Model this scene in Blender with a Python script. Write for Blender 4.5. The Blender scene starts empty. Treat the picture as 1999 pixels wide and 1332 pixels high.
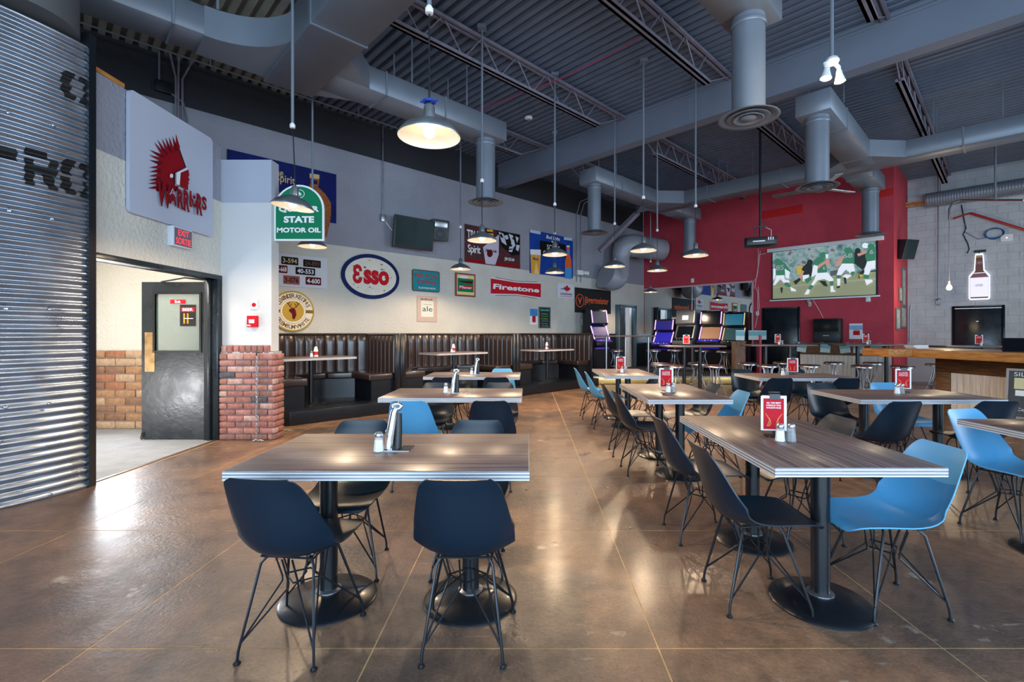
import bpy, bmesh, math, random
from mathutils import Vector, Matrix

# ------------------------------------------------------------------ camera, world, light, exposure
D = bpy.data
scene = bpy.context.scene
col = scene.collection
rnd = random.Random(11)
F, CX, CY, H = 930.0, 1030.0, 651.0, 1.35       # focal length and principal point in photo pixels, eye height
cam_d = D.cameras.new('camera'); cam = D.objects.new('camera', cam_d); col.objects.link(cam)
cam_d.sensor_width = 36; cam_d.lens = F / 1999 * 36
cam_d.shift_x = (999.5 - CX) / 1999; cam_d.shift_y = (CY - 666) / 1999
cam_d.clip_end = 200; cam_d.clip_start = .05
cam.location = (0, 0, H); cam.rotation_euler = (math.pi / 2, 0, 0)
scene.camera = cam
scene.view_settings.view_transform = 'Standard'; scene.view_settings.look = 'None'
scene.view_settings.gamma = 1; scene.view_settings.use_curve_mapping = False
scene.view_settings.exposure = 0.82
cy = scene.cycles
cy.use_denoising = True
try: cy.denoiser = 'OPENIMAGEDENOISE'
except Exception: pass
cy.max_bounces = 7; cy.diffuse_bounces = 4; cy.glossy_bounces = 4; cy.transmission_bounces = 4
cy.sample_clamp_indirect = 4.0; cy.caustics_reflective = False; cy.caustics_refractive = False
cy.use_adaptive_sampling = True; cy.adaptive_threshold = .015

world = D.worlds.new('sky'); scene.world = world; world.use_nodes = True
bg = world.node_tree.nodes['Background']
bg.inputs[0].default_value = (.62, .78, 1.0, 1); bg.inputs[1].default_value = 1.0

def area(name, loc, direction, sx, sy, power, color):
    l = D.lights.new(name, 'AREA'); l.shape = 'RECTANGLE'; l.size = sx; l.size_y = sy
    l.energy = power; l.color = color
    o = D.objects.new(name, l); col.objects.link(o); o.location = loc
    o.rotation_euler = Vector(direction).to_track_quat('-Z', 'Z').to_euler()
    return o
DAY = (.55, .78, 1.0)
area('daylight_front_window', (1.5, -3.42, 2.12), (0, 1, -.03), 13.0, 4.0, 560, DAY)
area('daylight_right_window', (13.4, 3.0, 2.4), (-1, .0, -.04), 9.0, 3.4, 440, (.72, .86, 1.0))
vd = area('daylight_vestibule_door', (-6.02, 6.02, 1.25), (1, -.80, -.28), 1.0, 2.1, 18, (.86, .92, 1.0)); vd.data.spread = math.radians(95)
area('daylight_vestibule_sidelight', (-5.66, 4.03, .42), (0, 1, 0), .78, .56, 20, (.96, .97, 1.0))  # added unseen light, placed so the open door leaf shows a glare
area('vestibule_ceiling_lamp', (-5.0, 5.2, 2.74), (0, 0, -1), .9, .9, 34, (1.0, .93, .82))  # added unseen fill that brightens the vestibule

# ------------------------------------------------------------------ helpers
def lin(c):
    c /= 255.0
    return c / 12.92 if c <= .04045 else ((c + .055) / 1.055) ** 2.4
def RGB(r, g, b): return (lin(r), lin(g), lin(b), 1)

def M(name, rgb, rough=.5, metal=0.0, spec=.5, bump=0.0, bscale=60.0, var=0.0, vscale=4.0, emit=0.0, coat=0.0, stretch=None, world_co=False, rvar=0.0):
    m = D.materials.new(name); m.use_nodes = True
    nt = m.node_tree; N = nt.nodes; L = nt.links; b = N['Principled BSDF']
    c = RGB(*rgb)
    b.inputs['Base Color'].default_value = c
    b.inputs['Roughness'].default_value = rough; b.inputs['Metallic'].default_value = metal
    b.inputs['Specular IOR Level'].default_value = spec
    if coat: b.inputs['Coat Weight'].default_value = coat; b.inputs['Coat Roughness'].default_value = .12
    if emit: b.inputs['Emission Color'].default_value = c; b.inputs['Emission Strength'].default_value = emit
    if bump or var or rvar:
        if world_co: src = N.new('ShaderNodeNewGeometry').outputs['Position']
        else: src = N.new('ShaderNodeTexCoord').outputs['Object']
        if stretch:
            mp = N.new('ShaderNodeMapping'); mp.inputs['Scale'].default_value = stretch
            L.new(src, mp.inputs['Vector']); src = mp.outputs['Vector']
    if var or rvar:
        n = N.new('ShaderNodeTexNoise'); n.inputs['Scale'].default_value = vscale; n.inputs['Detail'].default_value = 5
        L.new(src, n.inputs['Vector'])
        if var:
            r = N.new('ShaderNodeValToRGB')
            r.color_ramp.elements[0].position = .3; r.color_ramp.elements[1].position = .7
            r.color_ramp.elements[0].color = tuple(x * (1 - var) for x in c[:3]) + (1,)
            r.color_ramp.elements[1].color = tuple(min(1, x * (1 + var)) for x in c[:3]) + (1,)
            L.new(n.outputs['Fac'], r.inputs['Fac']); L.new(r.outputs['Color'], b.inputs['Base Color'])
        if rvar:
            mr = N.new('ShaderNodeMapRange'); mr.inputs[1].default_value = .3; mr.inputs[2].default_value = .7
            mr.inputs[3].default_value = max(0, rough - rvar); mr.inputs[4].default_value = min(1, rough + rvar)
            L.new(n.outputs['Fac'], mr.inputs[0]); L.new(mr.outputs[0], b.inputs['Roughness'])
    if bump:
        n2 = N.new('ShaderNodeTexNoise'); n2.inputs['Scale'].default_value = bscale; n2.inputs['Detail'].default_value = 3
        L.new(src, n2.inputs['Vector'])
        bp = N.new('ShaderNodeBump'); bp.inputs['Strength'].default_value = bump; bp.inputs['Distance'].default_value = .02
        L.new(n2.outputs['Fac'], bp.inputs['Height']); L.new(bp.outputs['Normal'], b.inputs['Normal'])
    return m

class MB:
    def __init__(s): s.v, s.f, s.m, s.s = [], [], [], []
    def add(s, vs, fs, mat=0, smooth=False, X=None):
        o = len(s.v)
        s.v += [tuple(X @ Vector(p)) for p in vs] if X is not None else [tuple(p) for p in vs]
        for f in fs:
            s.f.append([i + o for i in f]); s.m.append(mat); s.s.append(smooth)
        return s
    def box(s, a, b, mat=0, X=None):
        x0, y0, z0 = a; x1, y1, z1 = b
        return s.add([(x0,y0,z0),(x1,y0,z0),(x1,y1,z0),(x0,y1,z0),(x0,y0,z1),(x1,y0,z1),(x1,y1,z1),(x0,y1,z1)],
              [(0,3,2,1),(4,5,6,7),(0,1,5,4),(1,2,6,5),(2,3,7,6),(3,0,4,7)], mat, False, X)
    def tube(s, pts, r, n=8, mat=0, closed=False, X=None):
        P = [Vector(p) for p in pts]; k = len(P)
        rs = r if isinstance(r, (list, tuple)) else [r] * k
        T = []
        for i in range(k):
            a = P[(i - 1) % k] if (closed or i > 0) else P[i]
            b = P[(i + 1) % k] if (closed or i < k - 1) else P[i]
            T.append((b - a).normalized())
        ref = Vector((0, 0, 1)) if abs(T[0].z) < .9 else Vector((1, 0, 0))
        nn = (ref - T[0] * ref.dot(T[0])).normalized()
        vs = []
        for i in range(k):
            nn = (nn - T[i] * nn.dot(T[i])).normalized(); bb = T[i].cross(nn)
            for j in range(n):
                a = 2 * math.pi * j / n
                vs.append(P[i] + (nn * math.cos(a) + bb * math.sin(a)) * rs[i])
        fs = []
        for i in range(k if closed else k - 1):
            for j in range(n):
                a, b = i * n + j, i * n + (j + 1) % n
                c, d = ((i + 1) % k) * n + (j + 1) % n, ((i + 1) % k) * n + j
                fs.append((a, b, c, d))
        if not closed: fs += [tuple(range(n))[::-1], tuple(range((k - 1) * n, k * n))]
        return s.add(vs, fs, mat, True, X)
    def cyl(s, p, q, r, r2=None, n=16, mat=0, X=None): return s.tube([p, q], [r, r if r2 is None else r2], n, mat, False, X)
    def lathe(s, prof, n=24, mat=0, X=None, sm=True):
        vs, fs, rows = [], [], []
        for r, z in prof:
            if r < 1e-6: rows.append([len(vs)] * n); vs.append((0, 0, z))
            else:
                rows.append(list(range(len(vs), len(vs) + n)))
                vs += [(r * math.cos(2*math.pi*j/n), r * math.sin(2*math.pi*j/n), z) for j in range(n)]
        for a, b in zip(rows, rows[1:]):
            for j in range(n):
                q = [a[j], a[(j+1) % n], b[(j+1) % n], b[j]]
                q = [x for i, x in enumerate(q) if x not in q[:i]]
                if len(q) > 2: fs.append(q)
        return s.add(vs, fs, mat, sm, X)
    def prism(s, poly, z0, z1, mat=0, X=None, smooth=False):
        n = len(poly)
        vs = [(p[0], p[1], z0) for p in poly] + [(p[0], p[1], z1) for p in poly]
        s.add(vs, [tuple(range(n))[::-1], tuple(range(n, 2*n))], mat, False, X)
        return s.add(vs, [(i, (i+1) % n, n + (i+1) % n, n + i) for i in range(n)], mat, smooth, X)
    def mesh(s, name, mats, bevel=0, seg=2, sharp=38):
        me = D.meshes.new(name); me.from_pydata(s.v, [], s.f)
        me.polygons.foreach_set('material_index', s.m); me.polygons.foreach_set('use_smooth', s.s)
        for m in (mats if isinstance(mats, (list, tuple)) else [mats]): me.materials.append(m)
        b = bmesh.new(); b.from_mesh(me)
        bmesh.ops.remove_doubles(b, verts=b.verts, dist=1e-6)
        bmesh.ops.recalc_face_normals(b, faces=b.faces)
        if bevel:
            ed = [e for e in b.edges if len(e.link_faces) == 2 and e.calc_face_angle(0) > .5]
            for f in b.faces: f.smooth = False
            rb = bmesh.ops.bevel(b, geom=ed, offset=bevel, segments=seg, affect='EDGES', profile=.6)
            for f in rb['faces']: f.smooth = seg > 1
        b.to_mesh(me); b.free()
        try: me.set_sharp_from_angle(angle=math.radians(sharp if not bevel else 50))
        except Exception: pass
        return me
    def build(s, name, mats, parent=None, mx=None, bevel=0, seg=2, sharp=38):
        return link(name, s.mesh(name, mats, bevel, seg, sharp), parent, mx)

def link(name, data, parent=None, mx=None):
    o = D.objects.new(name, data); col.objects.link(o)
    if parent is not None: o.parent = parent
    if mx is not None: o.matrix_basis = mx
    return o
def tag(o, label, cat, group=None):
    o['label'] = label; o['category'] = cat
    if group: o['group'] = group
    return o
def thing(name, label, cat, group=None, mx=None): return tag(link(name, None, None, mx), label, cat, group)
def struct(o): o['kind'] = 'structure'; return o
def stuff(o): o['kind'] = 'stuff'; return o
def copyd(o, name, parent, mx=None):
    c = D.objects.new(name, o.data); col.objects.link(c); c.parent = parent
    c.matrix_basis = o.matrix_basis.copy() if mx is None else mx
    return c
def dup(root, mx, label, swap=None):
    r = root.copy(); col.objects.link(r); r.matrix_basis = mx; r['label'] = label
    def rec(src, dst):
        for ch in list(src.children):
            c = ch.copy(); col.objects.link(c); c.parent = dst
            if swap and ch.type == 'MESH' and ch.data.name in swap: c.data = swap[ch.data.name]
            rec(ch, c)
    rec(root, r)
    return r
def T(x, y, z=0, rz=0): return Matrix.Translation((x, y, z)) @ Matrix.Rotation(math.radians(rz), 4, 'Z')
def P(px, py, d): return Vector(((px - CX) / F * d, d, H - (py - CY) / F * d))

class Frame:                                        # a vertical plane of the room: origin, direction along it, normal into the room
    def __init__(s, o, a, n): s.o, s.a, s.n = Vector(o), Vector(a), Vector(n)
    def hit(s, px, off=0):
        o = s.o + s.n * off; k = (px - CX) / F
        return (k * o.y - o.x) / (s.a.x - k * s.a.y)
    def at(s, px, py, off=0):
        u = s.hit(px, off); d = s.o.y + s.n.y * off + s.a.y * u
        return u, H - (py - CY) / F * d
    def dep(s, px, off=0): return s.o.y + s.n.y * off + s.a.y * s.hit(px, off)
    def w(s, u, z, off=0): p = s.o + s.a * u + s.n * off; return Vector((p.x, p.y, z))
    def mx(s, u=0, z=0, off=0):
        p = s.w(u, z, off)
        return Matrix(((s.a.x, 0, s.n.x, p.x), (s.a.y, 0, s.n.y, p.y), (0, 1, 0, p.z), (0, 0, 0, 1)))
sx_, sy_ = math.sin(math.radians(45.46)), math.cos(math.radians(45.46))
S = Vector((sx_, sy_, 0)); R = Vector((sy_, -sx_, 0))            # along the sign wall / along the red wall
CC = Vector((4.15, 17.0, 0))
SW = Frame(CC, S, R); RW = Frame(CC, R, -S)
R1 = CC + R * 7.14; RS = Frame(R1, S, R)
G0 = R1 + S * 2.2; GW = Frame(G0, R, -S)
EX = -3.92
EW = Frame((EX, 0, 0), (0, 1, 0), (1, 0, 0))
def FR(d): return Frame((0, d, 0), (1, 0, 0), (0, -1, 0))
def RM(u, v, z=0):                                  # room matrix: x along the sign wall, y = away from the room into the wall, z up
    p = CC + S * u + R * v
    return Matrix(((S.x, -R.x, 0, p.x), (S.y, -R.y, 0, p.y), (0, 0, 1, z), (0, 0, 0, 1)))
def UV(x, y): q = Vector((x, y, 0)) - CC; return q.dot(S), q.dot(R)

_tc = {}
def tmesh(body, bold=0.0, shear=0.0, space=1.0):
    key = (body, bold, shear, space)
    if key not in _tc:
        c = D.curves.new('t', 'FONT'); c.body = body; c.offset = bold; c.shear = shear; c.space_character = space; c.resolution_u = 3
        o = D.objects.new('t', c); col.objects.link(o)
        dg = bpy.context.evaluated_depsgraph_get(); dg.update()
        me = D.meshes.new_from_object(o.evaluated_get(dg))
        vs = [(v.co.x, v.co.y) for v in me.vertices]; fs = [tuple(p.vertices) for p in me.polygons]
        D.objects.remove(o); D.curves.remove(c); D.meshes.remove(me)
        xs = [v[0] for v in vs]; ys = [v[1] for v in vs]
        _tc[key] = ([(v[0] - (min(xs)+max(xs))/2, v[1] - (min(ys)+max(ys))/2) for v in vs], fs, max(xs)-min(xs), max(ys)-min(ys))
    return _tc[key]
def text(mb, body, x, y, w, h, z, mat=0, bold=0.0, shear=0.0, X=None, space=1.0, warp=None):
    vs, fs, tw, th = tmesh(body, bold, shear, space)
    kx = (w / tw) if w else h / th; ky = (h / th) if h else kx
    pts = []
    for a, b in vs:
        q = (a * kx, b * ky)
        if warp: q = warp(*q)
        pts.append((x + q[0], y + q[1], z))
    return mb.add(pts, fs, mat, False, X)
def arc_text(mb, body, cx, cy_, rad, a0, a1, size, z, mat=0, inward=False, bold=.02):
    n = len(body)
    for i, ch in enumerate(body):
        if ch == ' ': continue
        a = math.radians(a0 + (a1 - a0) * (i + .5) / n)
        X = Matrix.Translation((cx + rad*math.cos(a), cy_ + rad*math.sin(a), 0)) @ Matrix.Rotation(a + (math.pi/2 if inward else -math.pi/2), 4, 'Z')
        vs, fs, tw, th = tmesh(ch, bold)
        k = size / .69
        mb.add([(p[0]*k, p[1]*k, z) for p in vs], fs, mat, False, X)
def disc(cx, cy_, rx, ry=None, n=32): ry = ry or rx; return [(cx + rx*math.cos(2*math.pi*i/n), cy_ + ry*math.sin(2*math.pi*i/n)) for i in range(n)]
def rrect(x0, x1, y0, y1, r, n=4):
    o = []
    for cx, cy_, a in ((x1-r, y0+r, -90), (x1-r, y1-r, 0), (x0+r, y1-r, 90), (x0+r, y0+r, 180)):
        o += [(cx + r*math.cos(math.radians(a + 90*i/n)), cy_ + r*math.sin(math.radians(a + 90*i/n))) for i in range(n+1)]
    return o

class Sign:                                         # a board on a wall plane, with prints as child parts
    def __init__(s, fr, px0, px1, yt, yb, name, label, cat, mat, th=.02, off=.004, shape=None, group=None, bevel=0):
        s.fr = fr; s.th = th; s.off = off
        s.u0, s.zt = fr.at(px0, yt, off); s.u1 = fr.hit(px1, off); s.zb = fr.at(px0, yb, off)[1]
        s.uc, s.zc = (s.u0+s.u1)/2, (s.zt+s.zb)/2; s.w, s.h = s.u1-s.u0, s.zt-s.zb
        mb = MB()
        poly = shape(s.w, s.h) if shape else [(-s.w/2,-s.h/2),(s.w/2,-s.h/2),(s.w/2,s.h/2),(-s.w/2,s.h/2)]
        mb.prism(poly, 0, th)
        s.o = tag(mb.build(name, mat, None, fr.mx(s.uc, s.zc, off), bevel), label, cat, group)
        s.lv = 0
    def loc(s, px, py):
        u, z = s.fr.at(px, py, s.off + s.th); return (u - s.uc, z - s.zc)
    def z(s): s.lv += 1; return s.th + .0012 * s.lv
    def poly(s, pts, mat, name='print', px=True, th=.0008, parent=None):
        q = [s.loc(*p) for p in pts] if px else pts
        z = s.z(); mb = MB().prism(q, z - .0008, z); return mb.build(name, mat, s.o)
    def polys(s, lst, mats, name='print', px=True):
        mb = MB()
        for pts, mi in lst:
            q = [s.loc(*p) for p in pts] if px else pts
            z = s.z(); mb.prism(q, z - .0008, z, mi)
        return mb.build(name, mats, s.o)
    def rect(s, x0, x1, y0, y1, mat, name='print'):
        z = s.z(); w, h = s.w/2, s.h/2
        return MB().prism([(x0*w,y0*h),(x1*w,y0*h),(x1*w,y1*h),(x0*w,y1*h)], z-.0008, z).build(name, mat, s.o)
    def text(s, body, x, y, w, h, mat, bold=0.0, shear=0.0, name='lettering', space=1.0, outline=None, ol=.03, warp=None):
        W, Hh = s.w/2, s.h/2
        if outline is not None:
            z = s.z(); mb = MB(); text(mb, body, x*W, y*Hh, w*W*1.02 if w else None, h*Hh*1.06, z, 0, bold+ol, shear, None, space, warp); mb.build(name, outline, s.o)
        z = s.z(); mb = MB()
        text(mb, body, x*W, y*Hh, w*W if w else None, h*Hh if h else None, z, 0, bold, shear, None, space, warp)
        return mb.build(name, mat, s.o)

# ------------------------------------------------------------------ materials
mCREAM = M('cream_stucco', (206, 202, 192), .8, bump=.8, bscale=24, var=.05, vscale=2)
mGREY = M('grey_stucco', (146, 147, 158), .8, bump=.8, bscale=24, var=.05, vscale=2)
mBLACKW = M('black_stucco', (42, 44, 50), .85, bump=.8, bscale=24)
mRED = M('red_stucco', (190, 60, 76), .75, bump=.5, bscale=24, var=.10, vscale=2.5)
mREDB = M('bright_red_paint', (196, 14, 18), .6)
mBLOCK = M('painted_block', (190, 196, 200), .8, bump=.3, bscale=40, var=.10, vscale=3, world_co=True)
mMORTAR = M('grey_mortar', (170, 168, 170), .9, bump=.4, bscale=80)
mDECK = M('painted_steel_deck', (104, 115, 134), .5, metal=.1, var=.10, vscale=3)
mBEAM = M('grey_painted_beam', (112, 120, 136), .5, var=.05, vscale=2)
mJOIST = M('dark_painted_joist', (122, 117, 130), .55, var=.15, vscale=8)
mDUCT = M('grey_painted_duct', (122, 130, 142), .42, metal=.25, var=.06, vscale=3)
mGALV = M('galvanised_steel', (170, 176, 182), .34, metal=.85, var=.12, vscale=9, rvar=.08)
mCHROME = M('chrome', (225, 228, 232), .08, metal=1)
mSTEEL = M('brushed_steel', (176, 178, 184), .3, metal=.9)
mBLKMET = M('black_painted_metal', (20, 24, 30), .32, coat=.15)
mBLACK = M('black_plastic', (12, 14, 17), .4)
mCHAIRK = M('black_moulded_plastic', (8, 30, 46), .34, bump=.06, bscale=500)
mCHAIRB = M('blue_moulded_plastic', (84, 160, 208), .36, bump=.06, bscale=500)
mWIRE = M('dark_wire', (40, 44, 50), .32, metal=.6)
mWHITE = M('white_paint', (232, 232, 232), .5)
mWHITEM = M('white_enamel', (240, 238, 232), .35)
mPAPER = M('white_paper', (236, 236, 236), .7)
mDOORK = M('black_gloss_door', (26, 34, 40), .30, var=.15, vscale=3, bump=.12, bscale=18, rvar=.12)
mBRASS = M('worn_brass', (160, 130, 90), .5, metal=.9, var=.3, vscale=14)
mLEATHER = M('dark_brown_leather', (48, 36, 33), .25, bump=.04, bscale=200, coat=.4)
mBOOTHK = M('black_laminate', (20, 24, 32), .28)
mMIRROR = M('mirror_glass', (215, 220, 222), .015, metal=1)
mREDP = M('red_print', (190, 30, 44), .5)
mBULB = M('lit_bulb', (255, 224, 176), .4, emit=9)
mGOLD = M('brushed_brass_sheet', (212, 176, 112), .26, metal=.9, stretch=(1, 1, 30), var=.15, vscale=6)
def emis(name, rgb, e): return M(name, rgb, .4, emit=e)

def wood_mat(name, dark, light, rough=.32, scale=(1.2, 40, 40), coat=0.2, wco=False):
    m = D.materials.new(name); m.use_nodes = True; nt = m.node_tree; N = nt.nodes; L = nt.links; b = N['Principled BSDF']
    src = N.new('ShaderNodeNewGeometry').outputs['Position'] if wco else N.new('ShaderNodeTexCoord').outputs['Object']
    mp = N.new('ShaderNodeMapping'); mp.inputs['Scale'].default_value = scale; L.new(src, mp.inputs['Vector'])
    n = N.new('ShaderNodeTexNoise'); n.inputs['Scale'].default_value = 2.2; n.inputs['Detail'].default_value = 6; n.inputs['Roughness'].default_value = .65
    L.new(mp.outputs['Vector'], n.inputs['Vector'])
    r = N.new('ShaderNodeValToRGB'); r.color_ramp.elements[0].position = .32; r.color_ramp.elements[1].position = .68
    r.color_ramp.elements[0].color = RGB(*dark); r.color_ramp.elements[1].color = RGB(*light)
    L.new(n.outputs['Fac'], r.inputs['Fac']); L.new(r.outputs['Color'], b.inputs['Base Color'])
    b.inputs['Roughness'].default_value = rough
    if coat: b.inputs['Coat Weight'].default_value = coat; b.inputs['Coat Roughness'].default_value = .15
    bp = N.new('ShaderNodeBump'); bp.inputs['Strength'].default_value = .05; bp.inputs['Distance'].default_value = .004
    L.new(n.outputs['Fac'], bp.inputs['Height']); L.new(bp.outputs['Normal'], b.inputs['Normal'])
    return m
mTABLE = wood_mat('zebra_laminate', (52, 41, 42), (136, 116, 112), .36, (.6, 34, 20), .05)
mEDGE = D.materials.new('pale_striped_edge'); mEDGE.use_nodes = True
def _edge():
    nt = mEDGE.node_tree; N = nt.nodes; L = nt.links; b = N['Principled BSDF']; tc = N.new('ShaderNodeTexCoord')
    w = N.new('ShaderNodeTexWave'); w.bands_direction = 'Z'; w.inputs['Scale'].default_value = 22; w.inputs['Distortion'].default_value = .25; w.inputs['Detail Scale'].default_value = 3
    L.new(tc.outputs['Object'], w.inputs['Vector'])
    mp = N.new('ShaderNodeMapping'); mp.inputs['Scale'].default_value = (3, 3, 160); L.new(tc.outputs['Object'], mp.inputs['Vector'])
    n = N.new('ShaderNodeTexNoise'); n.inputs['Scale'].default_value = 4; L.new(mp.outputs['Vector'], n.inputs['Vector'])
    r = N.new('ShaderNodeValToRGB'); r.color_ramp.elements[0].position = .45; r.color_ramp.elements[1].position = .8; r.color_ramp.elements[0].color = RGB(136, 137, 146); r.color_ramp.elements[1].color = RGB(222, 222, 226); L.new(w.outputs['Fac'], r.inputs['Fac'])
    x = N.new('ShaderNodeMix'); x.data_type = 'RGBA'; x.blend_type = 'OVERLAY'; x.inputs[0].default_value = .5; L.new(r.outputs['Color'], x.inputs[6]); L.new(n.outputs['Fac'], x.inputs[7])
    L.new(x.outputs[2], b.inputs['Base Color']); b.inputs['Roughness'].default_value = .35
_edge()
mTIMBER = wood_mat('orange_timber', (150, 88, 36), (214, 148, 76), .45, (12, 1.4, 12), .15, True)
mOLDWOOD = wood_mat('dark_barn_wood', (56, 38, 24), (128, 88, 50), .6, (10, 1.2, 14), 0, True)
mBARN = wood_mat('brown_barn_boards', (78, 58, 46), (136, 108, 88), .6, (10, 10, 1.4), 0, True)
mPLANK = wood_mat('pale_bead_board', (198, 190, 182), (236, 230, 222), .6, (14, 14, 1.2), 0, True)

def floor_mat():
    m = D.materials.new('stained_concrete'); m.use_nodes = True; nt = m.node_tree; N = nt.nodes; L = nt.links; b = N['Principled BSDF']
    pos = N.new('ShaderNodeNewGeometry').outputs['Position']
    def noise(sc, det, rg=.6, st=None):
        v = pos
        if st:
            mp = N.new('ShaderNodeMapping'); mp.inputs['Scale'].default_value = st; L.new(pos, mp.inputs['Vector']); v = mp.outputs['Vector']
        n = N.new('ShaderNodeTexNoise'); n.inputs['Scale'].default_value = sc; n.inputs['Detail'].default_value = det; n.inputs['Roughness'].default_value = rg
        L.new(v, n.inputs['Vector']); return n.outputs['Fac']
    def ramp(f, stops):
        r = N.new('ShaderNodeValToRGB'); e = r.color_ramp.elements
        while len(e) < len(stops): e.new(.5)
        for el, (p, c) in zip(e, stops): el.position = p; el.color = c
        L.new(f, r.inputs['Fac']); return r.outputs['Color']
    def mix(f, a, c, mode='MIX', fac=1.0):
        x = N.new('ShaderNodeMix'); x.data_type = 'RGBA'; x.blend_type = mode
        if f is None: x.inputs[0].default_value = fac
        else: L.new(f, x.inputs[0])
        L.new(a, x.inputs[6]); L.new(c, x.inputs[7]); return x.outputs[2]
    base = ramp(noise(.55, 5), [(.28, RGB(76, 68, 66)), (.42, RGB(110, 90, 79)), (.56, RGB(148, 116, 92)), (.66, RGB(94, 83, 78)), (.78, RGB(124, 99, 84))])
    fine = ramp(noise(9, 8, .72), [(.25, (.48, .48, .50, 1)), (.75, (1.25, 1.22, 1.18, 1))])
    c = mix(None, base, fine, 'MULTIPLY', 1.0)
    spk = ramp(noise(70, 3, .7), [(.30, (.72, .72, .74, 1)), (.62, (1.08, 1.08, 1.08, 1))])
    c = mix(None, c, spk, 'MULTIPLY', .85)
    pale = N.new('ShaderNodeRGB'); pale.outputs[0].default_value = RGB(196, 184, 170)
    sc = ramp(noise(2.6, 9, .62), [(.63, (0, 0, 0, 1)), (.69, (1, 1, 1, 1))])
    f1 = N.new('ShaderNodeMath'); f1.operation = 'MULTIPLY'; f1.inputs[1].default_value = .7; L.new(sc, f1.inputs[0])
    c = mix(f1.outputs[0], c, pale.outputs[0])
    scr = ramp(noise(1.0, 4, .6, (3, 22, 1)), [(.66, (0, 0, 0, 1)), (.72, (1, 1, 1, 1))])
    f2 = N.new('ShaderNodeMath'); f2.operation = 'MULTIPLY'; f2.inputs[1].default_value = .34; L.new(scr, f2.inputs[0])
    c = mix(f2.outputs[0], c, pale.outputs[0])
    L.new(c, b.inputs['Base Color'])
    mr = N.new('ShaderNodeMapRange'); mr.inputs[1].default_value = .3; mr.inputs[2].default_value = .7; mr.inputs[3].default_value = .24; mr.inputs[4].default_value = .50
    L.new(noise(4, 6), mr.inputs[0]); L.new(mr.outputs[0], b.inputs['Roughness'])
    b.inputs['Specular IOR Level'].default_value = .55
    b.inputs['Coat Weight'].default_value = .22; b.inputs['Coat Roughness'].default_value = .20
    bp = N.new('ShaderNodeBump'); bp.inputs['Strength'].default_value = .42; bp.inputs['Distance'].default_value = .012
    L.new(noise(38, 5, .65), bp.inputs['Height']); L.new(bp.outputs['Normal'], b.inputs['Normal'])
    return m
mFLOOR = floor_mat()
mJOINT = M('tan_joint_filler', (206, 170, 122), .7, var=.3, vscale=9, world_co=True)
mCARPET = M('pale_entry_mat', (158, 161, 166), .9, bump=.6, bscale=160, var=.10, vscale=6)
bricks_m = [M('brick_%s' % n, c, .85, bump=.5, bscale=60, var=.22, vscale=22, world_co=True) for n, c in
            (('red', (152, 100, 90)), ('rust', (166, 112, 98)), ('pale', (182, 146, 136)), ('brown', (136, 96, 88)), ('dark', (82, 76, 80)), ('rose', (166, 114, 106)))]
tan_m = [M('tan_brick_%s' % n, c, .85, bump=.5, bscale=50, var=.2, vscale=20, world_co=True) for n, c in
         (('ochre', (166, 126, 94)), ('sand', (182, 152, 122)), ('rust', (160, 108, 80)), ('umber', (140, 104, 82)))]
# ------------------------------------------------------------------ the setting
ZC = 5.66
def wall(name, fr, rects, bands, th=.15):
    """rects: (u0,u1,z0,z1); bands: (z_top, material)"""
    mb = MB(); mats = []
    for u0, u1, z0, z1 in rects:
        lo = -1
        for i, (zt, m) in enumerate(bands):
            if m not in mats: mats.append(m)
            a, b = max(z0, lo), min(z1, zt)
            if b > a: mb.box((u0, a, -th), (u1, b, 0), mats.index(m))
            lo = zt
    return struct(mb.build(name, mats, None, fr.mx()))
ZL, ZU = 3.06, 4.95
d4a, d4b = SW.hit(1201), SW.hit(1236)
wall('wall_left', SW, [(-20, d4a, 0, ZC+.1), (d4b, 0, 0, ZC+.1), (d4a, d4b, 2.30, ZC+.1)], [(ZL, mCREAM), (ZU, mGREY), (9, mBLACKW)])
wall('wall_back', RW, [(-.15, 7.14, 0, ZC+.1)], [(9, mRED)])
wall('wall_red_return', RS, [(0, 2.2, 0, ZC+.1)], [(9, mRED)])
gw = wall('wall_block', GW, [(-.02, 6.0, 0, ZC+.1)], [(9, M('block_joint_paint', (176, 180, 186), .85, bump=.3, bscale=60))], .2)
bk = MB().box((-.196, -.0955, -.02), (.196, .0955, .012)).mesh('block', mBLOCK)
half = MB().box((-.096, -.0955, -.02), (.096, .0955, .012)).mesh('block_half', mBLOCK)
umax = GW.hit(1999) + .45
for r_ in range(4, 28):
    z = .1 + .2 * r_
    u = .2 if r_ % 2 else 0
    if r_ % 2 == 0: link('block', half, gw, Matrix.Translation((.1, z, 0)))
    u = .2 if r_ % 2 else .4
    while u < umax:
        link('block', bk, gw, Matrix.Translation((u, z, rnd.uniform(-.0015, .0015)))); u += .4
# the rest of the shell, behind and beside the camera, with its window openings
mb = MB()
mb.box((-8, -3.7, 0), (13.7, -3.5, .10)); mb.box((-8, -3.7, 4.2), (13.7, -3.5, ZC+.1)); mb.box((-8, -3.7, .10), (-5.1, -3.5, 4.2)); mb.box((8.1, -3.7, .10), (13.7, -3.5, 4.2))
struct(mb.build('wall_front', mCREAM))
mb = MB()
mb.box((13.5, -3.5, 0), (13.7, 10.5, .55)); mb.box((13.5, -3.5, 4.2), (13.7, 10.5, ZC+.1)); mb.box((13.5, 7.6, .55), (13.7, 10.5, 4.2))
struct(mb.build('wall_right', mCREAM))
struct(MB().box((-8.2, -3.7, 0), (-8, 3.9, ZC+.1)).build('wall_entry_side', mGREY))

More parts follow.
